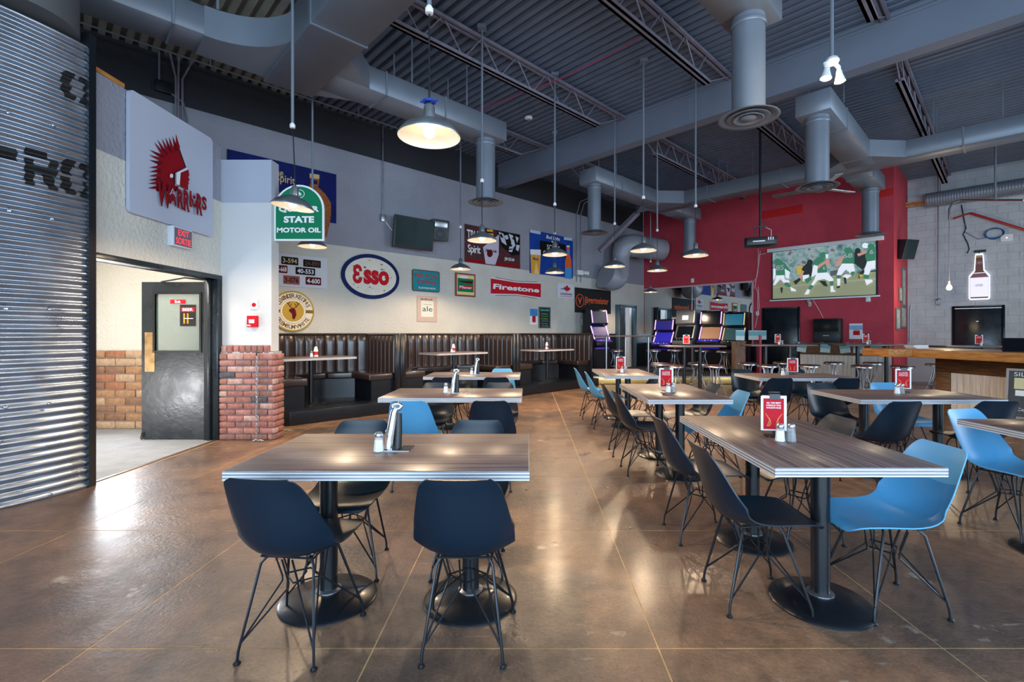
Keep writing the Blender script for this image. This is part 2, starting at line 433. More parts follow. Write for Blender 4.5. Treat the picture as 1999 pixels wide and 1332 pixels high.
# floor: saw-cut slabs over a joint-coloured base
fl = struct(MB().box((-9, -4, -.2), (17, 19, -.0014)).build('floor', mJOINT))
g = .0035
for i in range(-4, 11):
    for j in range(-4, 10):
        x0, x1 = .56 + 1.22*i, .56 + 1.22*(i+1); y0, y1 = 2.04 + 1.22*j, 2.04 + 1.22*(j+1)
        if y0 > 4.1 and x0 < EX: x0 = EX + .03
        if x1 - x0 < .1: continue
        k = rnd.uniform(0, .0006)
        MB().box((x0+g, y0+g, -.02), (x1-g, y1-g, 0)).build('slab', mFLOOR, fl)

# steel roof deck
dk = struct(MB().box((-22.6, -24, .085), (2.9, .3, .10)).build('ceiling', mDECK, None, RM(0, 0, ZC)))
mTANDECK = M('bare_steel_deck', (150, 146, 132), .5, metal=.2, var=.16, vscale=3)  # tan tone for the deck sheets at the far left
pts = []
for i in range(6): x = .152*i; pts += [(x, 0), (x+.072, 0), (x+.084, .075), (x+.140, .075)]
pts.append((.912, 0)); n = len(pts)
def sheet(m):
    mb = MB(); vs = [(a, -24, b) for a, b in pts] + [(a, .3, b) for a, b in pts]
    return mb.add(vs, [(i, i+1, n+i+1, n+i) for i in range(n-1)]).mesh('deck_sheet', m)
s1, s2 = sheet(mDECK), sheet(mTANDECK)
for i in range(28): u = 2.85 - .912*(i+1); link('deck_sheet', s2 if u < -12.4 else s1, dk, Matrix.Translation((u, 0, 0)))
# main beam and joists
UB = -6.89
mb = MB()
mb.box((UB, -21, 5.08), (UB+.24, 0, 5.12)); mb.box((UB, -21, 5.56), (UB+.24, 0, 5.60)); mb.box((UB+.01, -21, 5.12), (UB+.23, 0, 5.56))
struct(mb.build('trim_1', mBEAM, None, RM(0, 0)))
struct(MB().box((UB-.03, -21, 5.60), (UB+.27, 0, 5.64)).build('trim_2', mBEAM, None, RM(0, 0)))
rodA = MB().tube([(-.17, 0, -.43), (0.17, 0, 0)], .011, 6).mesh('web_rod', mJOIST)
rodB = MB().tube([(.17, 0, -.43), (-.17, 0, 0)], .011, 6).mesh('web_rod', mJOIST)
def joist(u0, u1, v, label, rods):
    ua, ub = min(u0, u1), max(u0, u1)
    t = thing('roof_joist', label, 'joist', 'open web roof joists', RM(0, v, 5.63))
    b0, b1 = (ua + .9, ub - .9)
    if ua < -12: b0 = ua
    def chord(nm, a, b, z0, z1):
        m = MB(); m.box((a, -.055, z0), (b, -.018, z1)); m.box((a, .018, z0), (b, .055, z1)); m.box((a, -.055, z1-.008), (b, .055, z1)) if z0 > -.2 else m.box((a, -.055, z0), (b, .055, z0+.008))
        m.build(nm, mJOIST, t)
    chord('top_chord', ua, ub, -.05, 0); chord('bottom_chord', b0, b1, -.45, -.40)
    x = ub - .55; i = 0
    MB().tube([(b1-.02, 0, -.42), (ub-.1, 0, -.03)], .012, 6).build('end_web', mJOIST, t)
    x = b1 - .19
    while x > max(b0 + .1, rods):
        link('web_rod', rodA if i % 2 == 0 else rodB, t, Matrix.Translation((x, 0, 0))); x -= .34; i += 1
    if ua > -12: MB().tube([(b0+.02, 0, -.42), (ua+.1, 0, -.03)], .012, 6).build('end_web', mJOIST, t)
for k, lb in ((0, 'dark steel roof joist nearest the sign wall, ending at the big beam'),
              (1, 'dark steel roof joist above the largest pendant lamp, ending at the beam'),
              (2, 'dark steel roof joist just left of the largest hanging air diffuser'),
              (3, 'dark steel roof joist stub at the top right, above the twin spotlights')):
    joist(-15.5, UB + .02, 1.74 + 2.09*k, lb, (-15, -15, -13.6, -9)[k])
for k, lb in ((0, 'far roof joist beyond the beam, beside the sign wall corner'),
              (1, 'far roof joist beyond the beam, behind the long grey duct'),
              (2, 'far roof joist beyond the beam, above the hanging projector'),
              (3, 'far roof joist beyond the beam, reaching the block wall at right'),
              (4, 'rightmost far roof joist beyond the beam, high over the bar')):
    joist(UB + .22, (-.05, -.05, -.05, 2.15, 2.15)[k], 1.74 + 2.09*k, lb, -9)

# entry vestibule at the left
mb = MB()
mb.box((EX-.2, 4.0, 2.08), (EX, 6.09, 3.03), 0); mb.box((EX-.2, 4.0, 3.03), (EX, 6.09, 3.73), 1)
struct(mb.build('wall_entry', [mCREAM, mGREY]))
struct(MB().box((EX-.22, 4.0, 3.73), (EX+.012, 4.62, 3.77)).build('trim_3', mTIMBER))
mCRW = M('smooth_white_wall', (206, 206, 206), .75, bump=.1, bscale=30)
mGRL = M('smooth_grey_wall', (172, 176, 190), .75, bump=.1, bscale=30)
mb = MB(); mb.box((EX, 6.09, 1.12), (-3.275, 6.27, 3.02), 0); mb.box((EX, 6.09, 3.02), (-3.275, 6.27, 3.57), 1); mb.box((EX-.1, 6.1, 0), (EX, 6.75, 3.57), 0)
struct(mb.build('wall_pillar', [mCRW, mGRL]))
mb = MB(); mb.box((-3.90, 6.05, 0), (-3.235, 6.27, 1.115))
pil = struct(mb.build('wall_brick_pier', mMORTAR))
def bricks(parent, org, ax, nrm, length, rows, bl, bh, z0, mats, joint=.011, soldier=None):
    a, n = Vector(ax), Vector(nrm); ms = {}
    def one(x0, x1, z, h):
        w = round(x1 - x0 - joint, 3)
        mi = rnd.randrange(len(mats)) if rnd.random() > .08 else len(mats) - 1
        if len(mats) == 6 and mi == 4 and rnd.random() < .75: mi = 0
        key = (w, mi, h)
        if key not in ms: ms[key] = MB().box((-w/2, -.022, -h/2), (w/2, .022, h/2)).mesh('brick', mats[mi], .006, 1)
        c = Vector(org) + a * ((x0+x1)/2) + n * rnd.uniform(-.003, .005) + Vector((0, 0, z))
        rot = Matrix(((a.x, -n.x, 0, c.x), (a.y, -n.y, 0, c.y), (0, 0, 1, c.z), (0, 0, 0, 1)))
        link('brick', ms[key], parent, rot)
    for r_ in range(rows):
        z = z0 + (bh + joint) * (r_ + .5)
        x = 0.0; off = (bl * .5 if r_ % 2 else 0)
        first = True
        while x < length - .02:
            e = min(length, x + (bl - off if first and off else bl)); first = False
            if length - e < .05: e = length
            one(x, e, z, bh); x = e
    if soldier:
        z = z0 + (bh + joint) * rows + soldier / 2; x = 0.0; w = bh + joint; k = max(1, round((length) / w)); w = length / k
        for i in range(k): one(i*w, (i+1)*w, z, soldier - joint)
bricks(pil, (-3.90, 6.035, 0), (1, 0, 0), (0, -1, 0), .68, 14, .205, .067, 0, bricks_m)
bricks(pil, (-3.90, 6.07, 0), (1, 0, 0), (0, -1, 0), .62, 0, .205, .067, 1.092, bricks_m, soldier=.11)
bricks(pil, (-3.22, 6.012, 0), (0, 1, 0), (1, 0, 0), .25, 14, .205, .067, 0, bricks_m)
wv = struct(MB().box((-6.3, 6.75, 0), (EX, 6.9, 3.57)).build('wall_vestibule', mCREAM))
bricks(wv, (-6.1, 6.735, 0), (1, 0, 0), (0, -1, 0), 2.2, 10, .285, .098, 0, tan_m, .013)
mb = MB(); mb.box((-6.2, 3.9, 0), (-6.1, 6.75, 3.57)); mb.box((-6.1, 3.9, 0), (EX-.22, 4.0, 3.57)); 
struct(mb.build('wall_vestibule_side', mCREAM))
struct(MB().box((-6.1, 4.0, 2.78), (EX-.2, 6.75, 2.86)).build('ceiling_vestibule', mWHITE))
struct(MB().box((-6.1, 4.0, -.02), (EX-.02, 6.75, .003)).build('floor_vestibule', mCARPET))
struct(MB().box((EX-.03, 4.25, -.01), (EX+.012, 6.08, .006)).build('trim_4', M('threshold_strip', (92, 66, 48), .5)))

# corrugated silo skin
sc_, SR = Vector((-6.02, 4.58)), 2.2
def silo(a, z, e=0.0):
    r = SR + .013 * math.sin(2*math.pi*z/.0685) + e
    return (sc_.x + r*math.cos(a), sc_.y + r*math.sin(a), z)
def silo_a(px):
    lo, hi = math.radians(-75), math.radians(-9)
    f = lambda a: (sc_.x + SR*math.cos(a)) / (sc_.y + SR*math.sin(a)) * F + CX - px
    for _ in range(50):
        m = (lo + hi) / 2
        if f(m) > 0: hi = m
        else: lo = m
    return m
def silo_z(px, py): a = silo_a(px); return H - (py - CY) / F * (sc_.y + SR*math.sin(a))
mSILO = M('galvanised_corrugated_sheet', (146, 156, 170), .32, metal=.8, var=.14, vscale=5, rvar=.08)
mb = MB(); nz, na = 340, 18; a0, a1 = math.radians(-70), math.radians(-9.6)
vs = [silo(a0 + (a1-a0)*i/na, 3.86*k/nz) for k in range(nz+1) for i in range(na+1)]
mb.add(vs, [(k*(na+1)+i, k*(na+1)+i+1, (k+1)*(na+1)+i+1, (k+1)*(na+1)+i) for k in range(nz) for i in range(na)], 0, True)
so = tag(mb.build('grain_silo', mSILO, sharp=80), 'corrugated galvanised silo wall with black stencilled letters beside the entry door', 'silo')
mINK = M('black_stencil_paint', (22, 22, 24), .45)
def stroke(mb, q, nu=3, nv=26):
    vs = []
    for j in range(nv+1):
        for i in range(nu+1):
            s, t = i/nu, j/nv
            p = [q[0][k]*(1-s)*(1-t) + q[1][k]*s*(1-t) + q[2][k]*s*t + q[3][k]*(1-s)*t for k in (0, 1)]
            vs.append(silo(p[0], p[1], .0022))
    mb.add(vs, [(j*(nu+1)+i, j*(nu+1)+i+1, (j+1)*(nu+1)+i+1, (j+1)*(nu+1)+i) for j in range(nv) for i in range(nu)], 0, True)
def glyph(px0, px1, zb, zt, quads):
    A0, A1 = silo_a(px0), silo_a(px1); mb = MB()
    for q in quads: stroke(mb, [(A0 + (A1-A0)*x, zb + (zt-zb)*y) for x, y in q])
    return mb.build('stencil_letter', mINK, so, sharp=80)
rc = lambda x0, y0, x1, y1: [(x0,y0),(x1,y0),(x1,y1),(x0,y1)]
OQ = [[(0,.12),(.3,.12),(.3,.47),(0,.47)], [(0,.53),(.3,.53),(.3,.88),(0,.88)], [(.0,.82),(.44,.82),(.44,1.0),(.14,1.0)], [(.14,0),(.44,0),(.44,.18),(0,.18)],
      [(.58,.82),(1,.82),(.86,1),(.58,1)], [(.58,0),(.86,0),(1,.18),(.58,.18)], rc(.72,.12,1,.47), rc(.72,.53,1,.88)]
zt, zb = silo_z(120, 134), silo_z(125, 188)
glyph(119, 179, zb, zt, OQ)
zt, zb = silo_z(80, 296), silo_z(80, 366)
glyph(48, 113, zb, zt, [rc(0,0,.27,.40), rc(0,.44,.27,.72), [(0,.80),(.75,.80),(.62,1),(0,1)], rc(.72,.62,1,.86), rc(.0,.40,.98,.58), [(.70,0),(1,0),(.82,.38),(.45,.38)]])
glyph(119, 179, zb, zt, OQ); glyph(-25, 33, zb+.16, zb+.26, [rc(0,0,1,1)])
screw = MB().lathe([(.014, 0), (.014, .006), (.007, .012), (0, .012)], 10).mesh('screw', mSTEEL)
for px, py in ((18, 220), (106, 245), (18, 412), (100, 428), (11, 603), (98, 604), (10, 795), (94, 788), (97, 965)):
    a = silo_a(px); p = silo(a, silo_z(px, py), .004); nrm = Vector((math.cos(a), math.sin(a), 0))
    link('screw', screw, so, Matrix.Translation(p) @ nrm.to_track_quat('Z', 'Y').to_matrix().to_4x4())
struct(MB().box((-3.905, 4.165, 0), (-3.835, 4.235, 3.98)).build('trim_5', mBLKMET))
c = MB(); c.lathe([(0, 3.90), (.42, 3.90), (.42, 5.6), (0, 5.6)], 32)
q = P(20, 20, 3.75)
tag(c.build('silo_chute', M('dark_duct_paint', (84, 84, 86), .6), None, T(q.x-.12, q.y+.1)), 'dark grey cylinder standing on top of the corrugated silo', 'duct')

# doors
def door_frame(par, w, h, dpt, m, t=.06):
    mb = MB(); mb.box((0, -dpt, 0), (t, .015, h)); mb.box((w-t, -dpt, 0), (w, .015, h)); mb.box((t, -dpt, h-t), (w-t, .015, h)); return mb.build('frame', m, par, bevel=.004, seg=1)
d1 = struct(link('door_1', None))
mb = MB()
mb.box((EX-.16, 4.235, 0), (EX+.02, 4.30, 2.03)); mb.box((EX-.16, 6.0, 0), (EX+.02, 6.085, 2.03)); mb.box((EX-.16, 4.235, 2.03), (EX+.02, 6.085, 2.085)); mb.box((EX-.10, 5.965, 0), (EX-.06, 6.0, 2.03))
mb.build('frame', mDOORK, d1, bevel=.004, seg=1)
LX0, LX1, LY = -4.885, -4.02, 6.03
q = lambda px: (px-CX)/F*LY
leaf = MB(); wx0, wx1, wz0, wz1 = q(303), q(390), H-(685-CY)/F*LY, H-(574-CY)/F*LY
for a, b in (((LX0, LY, .012), (wx0, LY+.045, 2.0)), ((wx1, LY, .012), (LX1, LY+.045, 2.0)), ((wx0, LY, .012), (wx1, LY+.045, wz0)), ((wx0, LY, wz1), (wx1, LY+.045, 2.0))): leaf.box(a, b)
leaf = leaf.build('leaf', mDOORK, d1)
mb = MB()
for a, b in (((wx0-.025, LY-.012, wz0-.025), (wx0, LY+.05, wz1+.025)), ((wx1, LY-.012, wz0-.025), (wx1+.025, LY+.05, wz1+.025)), ((wx0, LY-.012, wz0-.025), (wx1, LY+.05, wz0)), ((wx0, LY-.012, wz1), (wx1, LY+.05, wz1+.025))): mb.box(a, b)
mb.build('window_stop', mBLACK, leaf)
mGL = M('door_glass', (120, 140, 134), .04); mGL.node_tree.nodes['Principled BSDF'].inputs['Alpha'].default_value = .42
MB().box((wx0, LY+.018, wz0), (wx1, LY+.026, wz1)).build('pane', mGL, leaf)
MB().box((q(283), LY-.004, H-(726-CY)/F*LY), (q(302), LY, H-(649-CY)/F*LY)).build('push_plate', mBRASS, leaf)
for z in (.33, 1.02, 1.78):
    mb = MB().cyl((LX1+.012, LY-.012, z-.055), (LX1+.012, LY-.012, z+.055), .009, None, 10); mb.box((LX1-.005, LY-.006, z-.05), (LX1+.05, LY, z+.05)); mb.build('hinge', mBRASS, leaf)
mb = MB(); mb.box((q(350), LY+.010, H-(637-CY)/F*LY), (q(381), LY+.014, H-(595-CY)/F*LY), 0); mb.box((q(352), LY+.0085, H-(609-CY)/F*LY), (q(379), LY+.011, H-(600-CY)/F*LY), 1)
for px in (357, 364): mb.box((q(px), LY+.0085, H-(632-CY)/F*LY), (q(px+3), LY+.011, H-(612-CY)/F*LY), 2)
mb.tube([(q(358), LY+.008, H-(622-CY)/F*LY), (q(376), LY+.008, H-(622-CY)/F*LY)], .004, 6, 3)
XF = Matrix(((1,0,0,0),(0,0,-1,LY+.0075),(0,1,0,0),(0,0,0,1)))
text(mb, 'BEER', q(365.5), H-(604.5-CY)/F*LY, .13, .035, 0, 3, .02, X=XF)
mb.build('poster', [mBLACK, mREDP, M('orange_print', (220, 140, 50), .6), mPAPER], leaf)
mb = MB(); mb.box((q(331), LY+.010, H-(593-CY)/F*LY), (q(361), LY+.014, H-(585-CY)/F*LY), 0); text(mb, 'Exit', q(346), H-(589-CY)/F*LY, None, .034, 0, 1, .02, X=XF)
mb.build('exit_sticker', [mREDP, mPAPER], leaf)
MB().tube([(LX1-.02, LY+.0, 2.02), (-4.25, LY-.12, 2.04), (-4.62, LY-.02, 2.0)], .010, 6).build('closer_arm', mBLKMET, leaf)
MB().tube([(LX0+.02, LY-.02, .10), (LX0+.01, LY-.03, .03), (LX0+.03, LY-.035, .012)], .008, 6).build('kick_stop', mBLKMET, leaf)
# door in the red wall
a, z = RW.at(1488, 601.8); b = RW.hit(1562)
d2 = struct(link('door_2', None, None, RM(0, 0)))
def wall_door(name, fr, u0, u1, zt, z0=0):
    # local: x along wall, y into the wall
    o = fr.w(u0, z0, .0); mx = Matrix(((fr.a.x, -fr.n.x, 0, o.x), (fr.a.y, -fr.n.y, 0, o.y), (0, 0, 1, z0), (0, 0, 0, 1)))
    d = struct(link(name, None, None, mx)); w, h = u1-u0, zt-z0
    mb = MB(); t = .055
    mb.box((0, -.035, 0), (t, .0, h)); mb.box((w-t, -.035, 0), (w, .0, h)); mb.box((t, -.035, h-t), (w-t, .0, h)); mb.build('frame', mDOORK, d, bevel=.004, seg=1)
    l = MB().box((t, -.02, .01), (w-t, -.003, h-t)).build('leaf', mDOORK, d, bevel=.003, seg=1)
    return d, l, w, h
D.objects.remove(d2)
d2, l2, w2, h2 = wall_door('door_2', RW, a, b, z)
MB().tube([(.10, -.05, 1.0), (.22, -.05, 1.0)], .011, 8).build('handle', mSTEEL, l2)
a, z = GW.at(1858, 598.5); b = GW.hit(1962)
d3, l3, w3, h3 = wall_door('door_3', GW, a, b, z)
MB().box((.06, -.03, h3-.075), (w3-.06, -.02, h3-.06)).build('weather_strip', mSTEEL, l3)
MB().box((.47*w3, -.024, h3-.42), (.52*w3, -.02, h3-.40)).build('number_plate', mSTEEL, l3)
# doorway in the sign wall to a lit back room
o4 = SW.w(d4a, .2); mx = Matrix(((S.x, -R.x, 0, o4.x), (S.y, -R.y, 0, o4.y), (0, 0, 1, .2), (0, 0, 0, 1))); w4 = d4b - d4a
d4 = struct(link('door_4', None, None, mx))
door_frame(d4, w4, 2.1, .15, M('blue_grey_trim', (84, 104, 118), .4), .07)
l4 = MB().box((w4*.52, .0, .01), (w4*.52+.04, .8, 2.03)).build('leaf', mDOORK, d4)
mb = MB(); mb.box((-1.2, 1.5, -.2), (2.5, 1.6, 2.6)); mb.box((-1.3, .15, -.2), (-1.2, 1.6, 2.6)); mb.box((2.5, .15, -.2), (2.6, 1.6, 2.6)); mb.box((-1.3, .15, 2.5), (2.6, 1.6, 2.6))
struct(mb.build('wall_back_room', mWHITE, None, mx))
pl = D.lights.new('back_room_lamp', 'POINT'); pl.energy = 22; pl.color = (.7, .85, 1); pl.shadow_soft_size = .15
po = D.objects.new('back_room_lamp', pl); col.objects.link(po); po.location = (Matrix(mx) @ Vector((.3, .8, 2.2)))

# raised platforms
v0 = 1.80
plat = [(-12.49, -v0-.05), (-5.02, -v0+.02), (-5.02, 0), (-14.36, 0)]
tag(MB().prism(plat, 0, .2).build('booth_platform', mBOOTHK, None, RM(0, 0), .006), 'raised black platform carrying the three booths along the sign wall', 'platform')
st = [(1.55, 12.6), (5.55, 12.6), (6.35, 14.72), (4.13, 16.98), (.75, 13.62)]
sg = tag(MB().prism(st, 0, .2).build('stage', M('dark_stage_carpet', (34, 32, 44), .9)), 'low dark stage under the slot machines with a brass faced front', 'platform')
MB().box((1.58, 12.575, .012), (5.55, 12.599, .19)).build('riser_sheet', mGOLD, sg, bevel=.006)
MB().box((1.55, 12.56, .195), (5.57, 12.64, .215)).build('nosing', mSTEEL, sg, bevel=.004)
struct(MB().box((-4.88, .2, .008), (d4a-.02, 1.335, .03)).box((d4b+.02, .2, .008), (-.01, 1.335, .03)).build('trim_6', mBOOTHK, None, SW.mx()))
struct(MB().box((.04, .2, .005), (3.85, 1.01, .03)).build('trim_7', mBOOTHK, None, RW.mx()))
# ------------------------------------------------------------------ chairs
def cr(pts, n):
    out = []
    k = len(pts) - 1
    for i in range(n + 1):
        t = i / n * k; j = min(int(t), k - 1); f = t - j
        p0, p1, p2, p3 = pts[max(j-1, 0)], pts[j], pts[j+1], pts[min(j+2, k)]
        out.append(tuple(.5*((2*b) + (c-a)*f + (2*a-5*b+4*c-d)*f*f + (3*b-a-3*c+d)*f**3) for a, b, c, d in zip(p0, p1, p2, p3)))
    return out
SHELL = [(.262,.402,.125,.0), (.252,.420,.158,.002), (.215,.434,.185,.008), (.11,.430,.202,.02), (.0,.418,.208,.032), (-.09,.414,.211,.05), (-.165,.431,.212,.075),
         (-.218,.483,.210,.092), (-.248,.56,.200,.075), (-.272,.648,.184,.052), (-.292,.724,.166,.03), (-.305,.766,.150,.015), (-.310,.784,.132,.008), (-.312,.790,.118,.006)]
def shell_mesh(name, mat):
    C = cr(SHELL, 30); nu = 14; top, bot = [], []; th = .007
    for i, (y, z, w, lf) in enumerate(C):
        a, b = C[max(i-1, 0)], C[min(i+1, len(C)-1)]
        t = Vector((0, b[0]-a[0], b[1]-a[1])).normalized(); nrm = Vector((0, t.z, -t.y))     # towards the sitter
        if nrm.z < 0 and i < 14: nrm = -nrm
        if i >= 14 and nrm.y < 0: nrm = -nrm
        for j in range(nu + 1):
            u = j/nu*2 - 1; s = abs(u)
            uu = math.copysign(math.sin(s*math.pi/2)**.9 if s else 0, u)
            p = Vector((uu*w, y, z)) + nrm * (lf * abs(uu)**2.4)
            top.append(p + nrm*th/2); bot.append(p - nrm*th/2)
    n = nu + 1; m = len(C); vs = top + bot; o = len(top); fs = []
    for i in range(m-1):
        for j in range(nu):
            q = (i*n+j, i*n+j+1, (i+1)*n+j+1, (i+1)*n+j); fs.append(q); fs.append(tuple(o+x for x in q[::-1]))
    rim = [j for j in range(n)] + [i*n+nu for i in range(1, m)] + [(m-1)*n+j for j in range(nu-1, -1, -1)] + [i*n for i in range(m-2, 0, -1)]
    for k in range(len(rim)):
        a, b = rim[k], rim[(k+1) % len(rim)]; fs.append((a, b, o+b, o+a))
    return MB().add(vs, fs, 0, True).mesh(name, mat, sharp=50)
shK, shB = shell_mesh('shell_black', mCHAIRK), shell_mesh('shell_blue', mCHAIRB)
FX, FRY, FFY = .185, -.195, .185
def chair(mx, label):
    c = thing('dining_chair', label, 'chair', None, mx)
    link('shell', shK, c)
    feet = {(-1,-1): (-.165, -.20), (1,-1): (.165, -.20), (-1,1): (-.195, .18), (1,1): (.195, .18)}
    mount = {k: (k[0]*.115, k[1]*.10 - .02, .407 if k[1] < 0 else .418) for k in feet}
    for k, (fx, fy) in feet.items():
        l = MB().tube([(fx, fy, .012), (fx*.985, fy*.985, .05), (mount[k][0]*1.02, mount[k][1], mount[k][2]-.03), (mount[k][0]*.8, mount[k][1]*.8, mount[k][2])], .0062, 6).build('leg', mWIRE, c)
        MB().lathe([(0, 0), (.014, 0), (.015, .005), (.008, .014), (0, .014)], 10, 0, T(fx, fy)).build('glide', mWIRE, l)
    J = {(0,-1): (0, -.075, .275), (0,1): (0, .06, .275), (-1,0): (-.085, 0, .275), (1,0): (.085, 0, .275)}
    for d, ends in (((0,-1), ((-1,-1), (1,-1))), ((0,1), ((-1,1), (1,1))), ((-1,0), ((-1,-1), (-1,1))), ((1,0), ((1,-1), (1,1)))):
        mb = MB(); j = Vector(J[d]); e = Vector((abs(d[1])*.022, abs(d[0])*.022, 0))
        for sgn, a, b in ((-1, ends[0], ends[1]), (1, ends[1], ends[0])):
            fa = feet[a]; ja = j + e*sgn
            mb.tube([(fa[0]*.97, fa[1]*.97, .075), ja - Vector((0, 0, .02)), ja + Vector((0,0,.0)), (mount[b][0]*.4+mount[a][0]*.6, mount[b][1]*.4+mount[a][1]*.6, mount[a][2]-.012)], .0042, 6)
        mb.build('cross_brace', mWIRE, c)
    MB().tube([J[(0,-1)], J[(1,0)], J[(0,1)], J[(-1,0)]], .0042, 6, 0, True).build('centre_loop', mWIRE, c)
    MB().tube([mount[(-1,-1)], mount[(1,-1)], mount[(1,1)], mount[(-1,1)]], .005, 6, 0, True).build('mount_ring', mWIRE, c)
    return c
_ch = []
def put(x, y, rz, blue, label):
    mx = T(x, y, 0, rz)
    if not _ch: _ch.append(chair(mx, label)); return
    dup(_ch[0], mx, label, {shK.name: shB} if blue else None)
# facing: 0 = away from the camera, 90 = towards the left, 180 = towards the camera, -90 = towards the right
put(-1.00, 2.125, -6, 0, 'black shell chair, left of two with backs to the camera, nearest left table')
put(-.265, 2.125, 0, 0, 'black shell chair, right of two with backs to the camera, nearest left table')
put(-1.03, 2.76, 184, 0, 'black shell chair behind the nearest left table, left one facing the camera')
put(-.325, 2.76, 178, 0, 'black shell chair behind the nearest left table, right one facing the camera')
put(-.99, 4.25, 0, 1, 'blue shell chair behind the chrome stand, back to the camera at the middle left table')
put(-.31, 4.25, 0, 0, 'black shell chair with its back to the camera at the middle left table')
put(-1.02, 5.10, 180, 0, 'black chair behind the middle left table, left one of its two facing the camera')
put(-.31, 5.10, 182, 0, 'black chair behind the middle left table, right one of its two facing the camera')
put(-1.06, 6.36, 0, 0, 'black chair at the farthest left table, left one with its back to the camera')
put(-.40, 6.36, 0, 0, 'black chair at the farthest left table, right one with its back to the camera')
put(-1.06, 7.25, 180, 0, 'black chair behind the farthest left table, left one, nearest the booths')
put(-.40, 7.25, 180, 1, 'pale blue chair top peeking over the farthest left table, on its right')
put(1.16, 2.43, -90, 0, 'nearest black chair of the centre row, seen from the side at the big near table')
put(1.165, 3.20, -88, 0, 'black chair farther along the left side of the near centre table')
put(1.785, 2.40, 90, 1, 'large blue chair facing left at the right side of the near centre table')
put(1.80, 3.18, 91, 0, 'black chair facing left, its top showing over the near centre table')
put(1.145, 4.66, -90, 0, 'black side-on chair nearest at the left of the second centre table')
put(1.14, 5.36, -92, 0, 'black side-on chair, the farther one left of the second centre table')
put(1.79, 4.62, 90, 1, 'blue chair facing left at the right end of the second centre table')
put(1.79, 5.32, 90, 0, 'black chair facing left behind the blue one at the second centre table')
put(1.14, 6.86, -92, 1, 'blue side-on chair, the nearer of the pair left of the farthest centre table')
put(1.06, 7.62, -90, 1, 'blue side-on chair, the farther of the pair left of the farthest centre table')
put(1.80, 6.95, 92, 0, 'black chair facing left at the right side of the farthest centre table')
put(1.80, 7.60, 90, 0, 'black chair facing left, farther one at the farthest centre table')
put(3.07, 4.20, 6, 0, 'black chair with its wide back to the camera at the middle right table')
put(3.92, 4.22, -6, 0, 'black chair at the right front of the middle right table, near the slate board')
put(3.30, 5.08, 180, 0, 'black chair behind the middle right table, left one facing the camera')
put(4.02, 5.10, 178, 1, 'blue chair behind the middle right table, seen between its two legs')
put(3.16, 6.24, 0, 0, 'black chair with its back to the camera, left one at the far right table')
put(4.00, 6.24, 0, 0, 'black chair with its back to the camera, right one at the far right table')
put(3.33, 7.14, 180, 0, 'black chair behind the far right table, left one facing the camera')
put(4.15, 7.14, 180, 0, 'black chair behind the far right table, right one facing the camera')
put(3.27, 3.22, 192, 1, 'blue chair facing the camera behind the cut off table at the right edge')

# ------------------------------------------------------------------ dining tables
def table(mx, label, L=1.31, W=.755, top=.76, pr=.36, poles=2, base_r=.235, th=.042):
    t = thing('dining_table', label, 'table', None, mx)
    MB().box((-L/2, -W/2, top-th), (L/2, W/2, top)).build('tabletop', mTABLE, t, bevel=.0025, seg=1)
    e = .003; mb = MB()
    for a, b in (((-L/2-e, -W/2-e, top-th), (L/2+e, -W/2+.001, top-.0012)), ((-L/2-e, W/2-.001, top-th), (L/2+e, W/2+e, top-.0012)), ((-L/2-e, -W/2, top-th), (-L/2+.001, W/2, top-.0012)), ((L/2-.001, -W/2, top-th), (L/2+e, W/2, top-.0012))): mb.box(a, b)
    mb.build('edge_band', mEDGE, t)
    for s in ((-1, 1) if poles == 2 else (0,)):
        MB().lathe([(0, 0), (base_r, 0), (base_r, .008), (base_r-.012, .018), (.12, .034), (.06, .05), (0, .05)], 40, 0, T(s*pr, 0)).build('base', mBLKMET, t)
        p = MB().cyl((s*pr, 0, .045), (s*pr, 0, top-th-.008), .043, None, 20).build('pole', mBLKMET, t)
        MB().lathe([(.062, .045), (.062, .054), (.044, .06)], 20, 0, T(s*pr, 0)).build('collar', mSTEEL, p)
        mb = MB().box((s*pr-.17, -.03, top-th-.012), (s*pr+.17, .03, top-th)); mb.box((s*pr-.03, -.17, top-th-.012), (s*pr+.03, .17, top-th)); mb.build('bracket', mBLKMET, t)
    return t
T1 = table(T(-.650, 2.42), 'wood grained dining table nearest at left, holding a chrome stand')
dup(T1, T(-.712, 4.735), 'middle one of the three left wood grained tables, before the booths')
dup(T1, T(-.765, 6.86), 'farthest of the three left wood grained tables, in front of the booths')
dup(T1, T(1.468, 2.75, 0, 90), 'large near centre table with red menu card and pale striped edge')
dup(T1, T(1.455, 4.91, 0, 90), 'second centre table end-on, between the near one and the bar tables')
dup(T1, T(1.452, 7.27, 0, 90), 'farthest centre table end-on, beside two blue chairs')
dup(T1, T(3.63, 4.63), 'middle right table in front of the bar with a red menu card')
dup(T1, T(3.72, 6.68), 'far right table in front of the stools, with a red menu card')
dup(T1, T(3.625, 2.91), 'table cut off by the right edge of the photo, beside the blue chair')

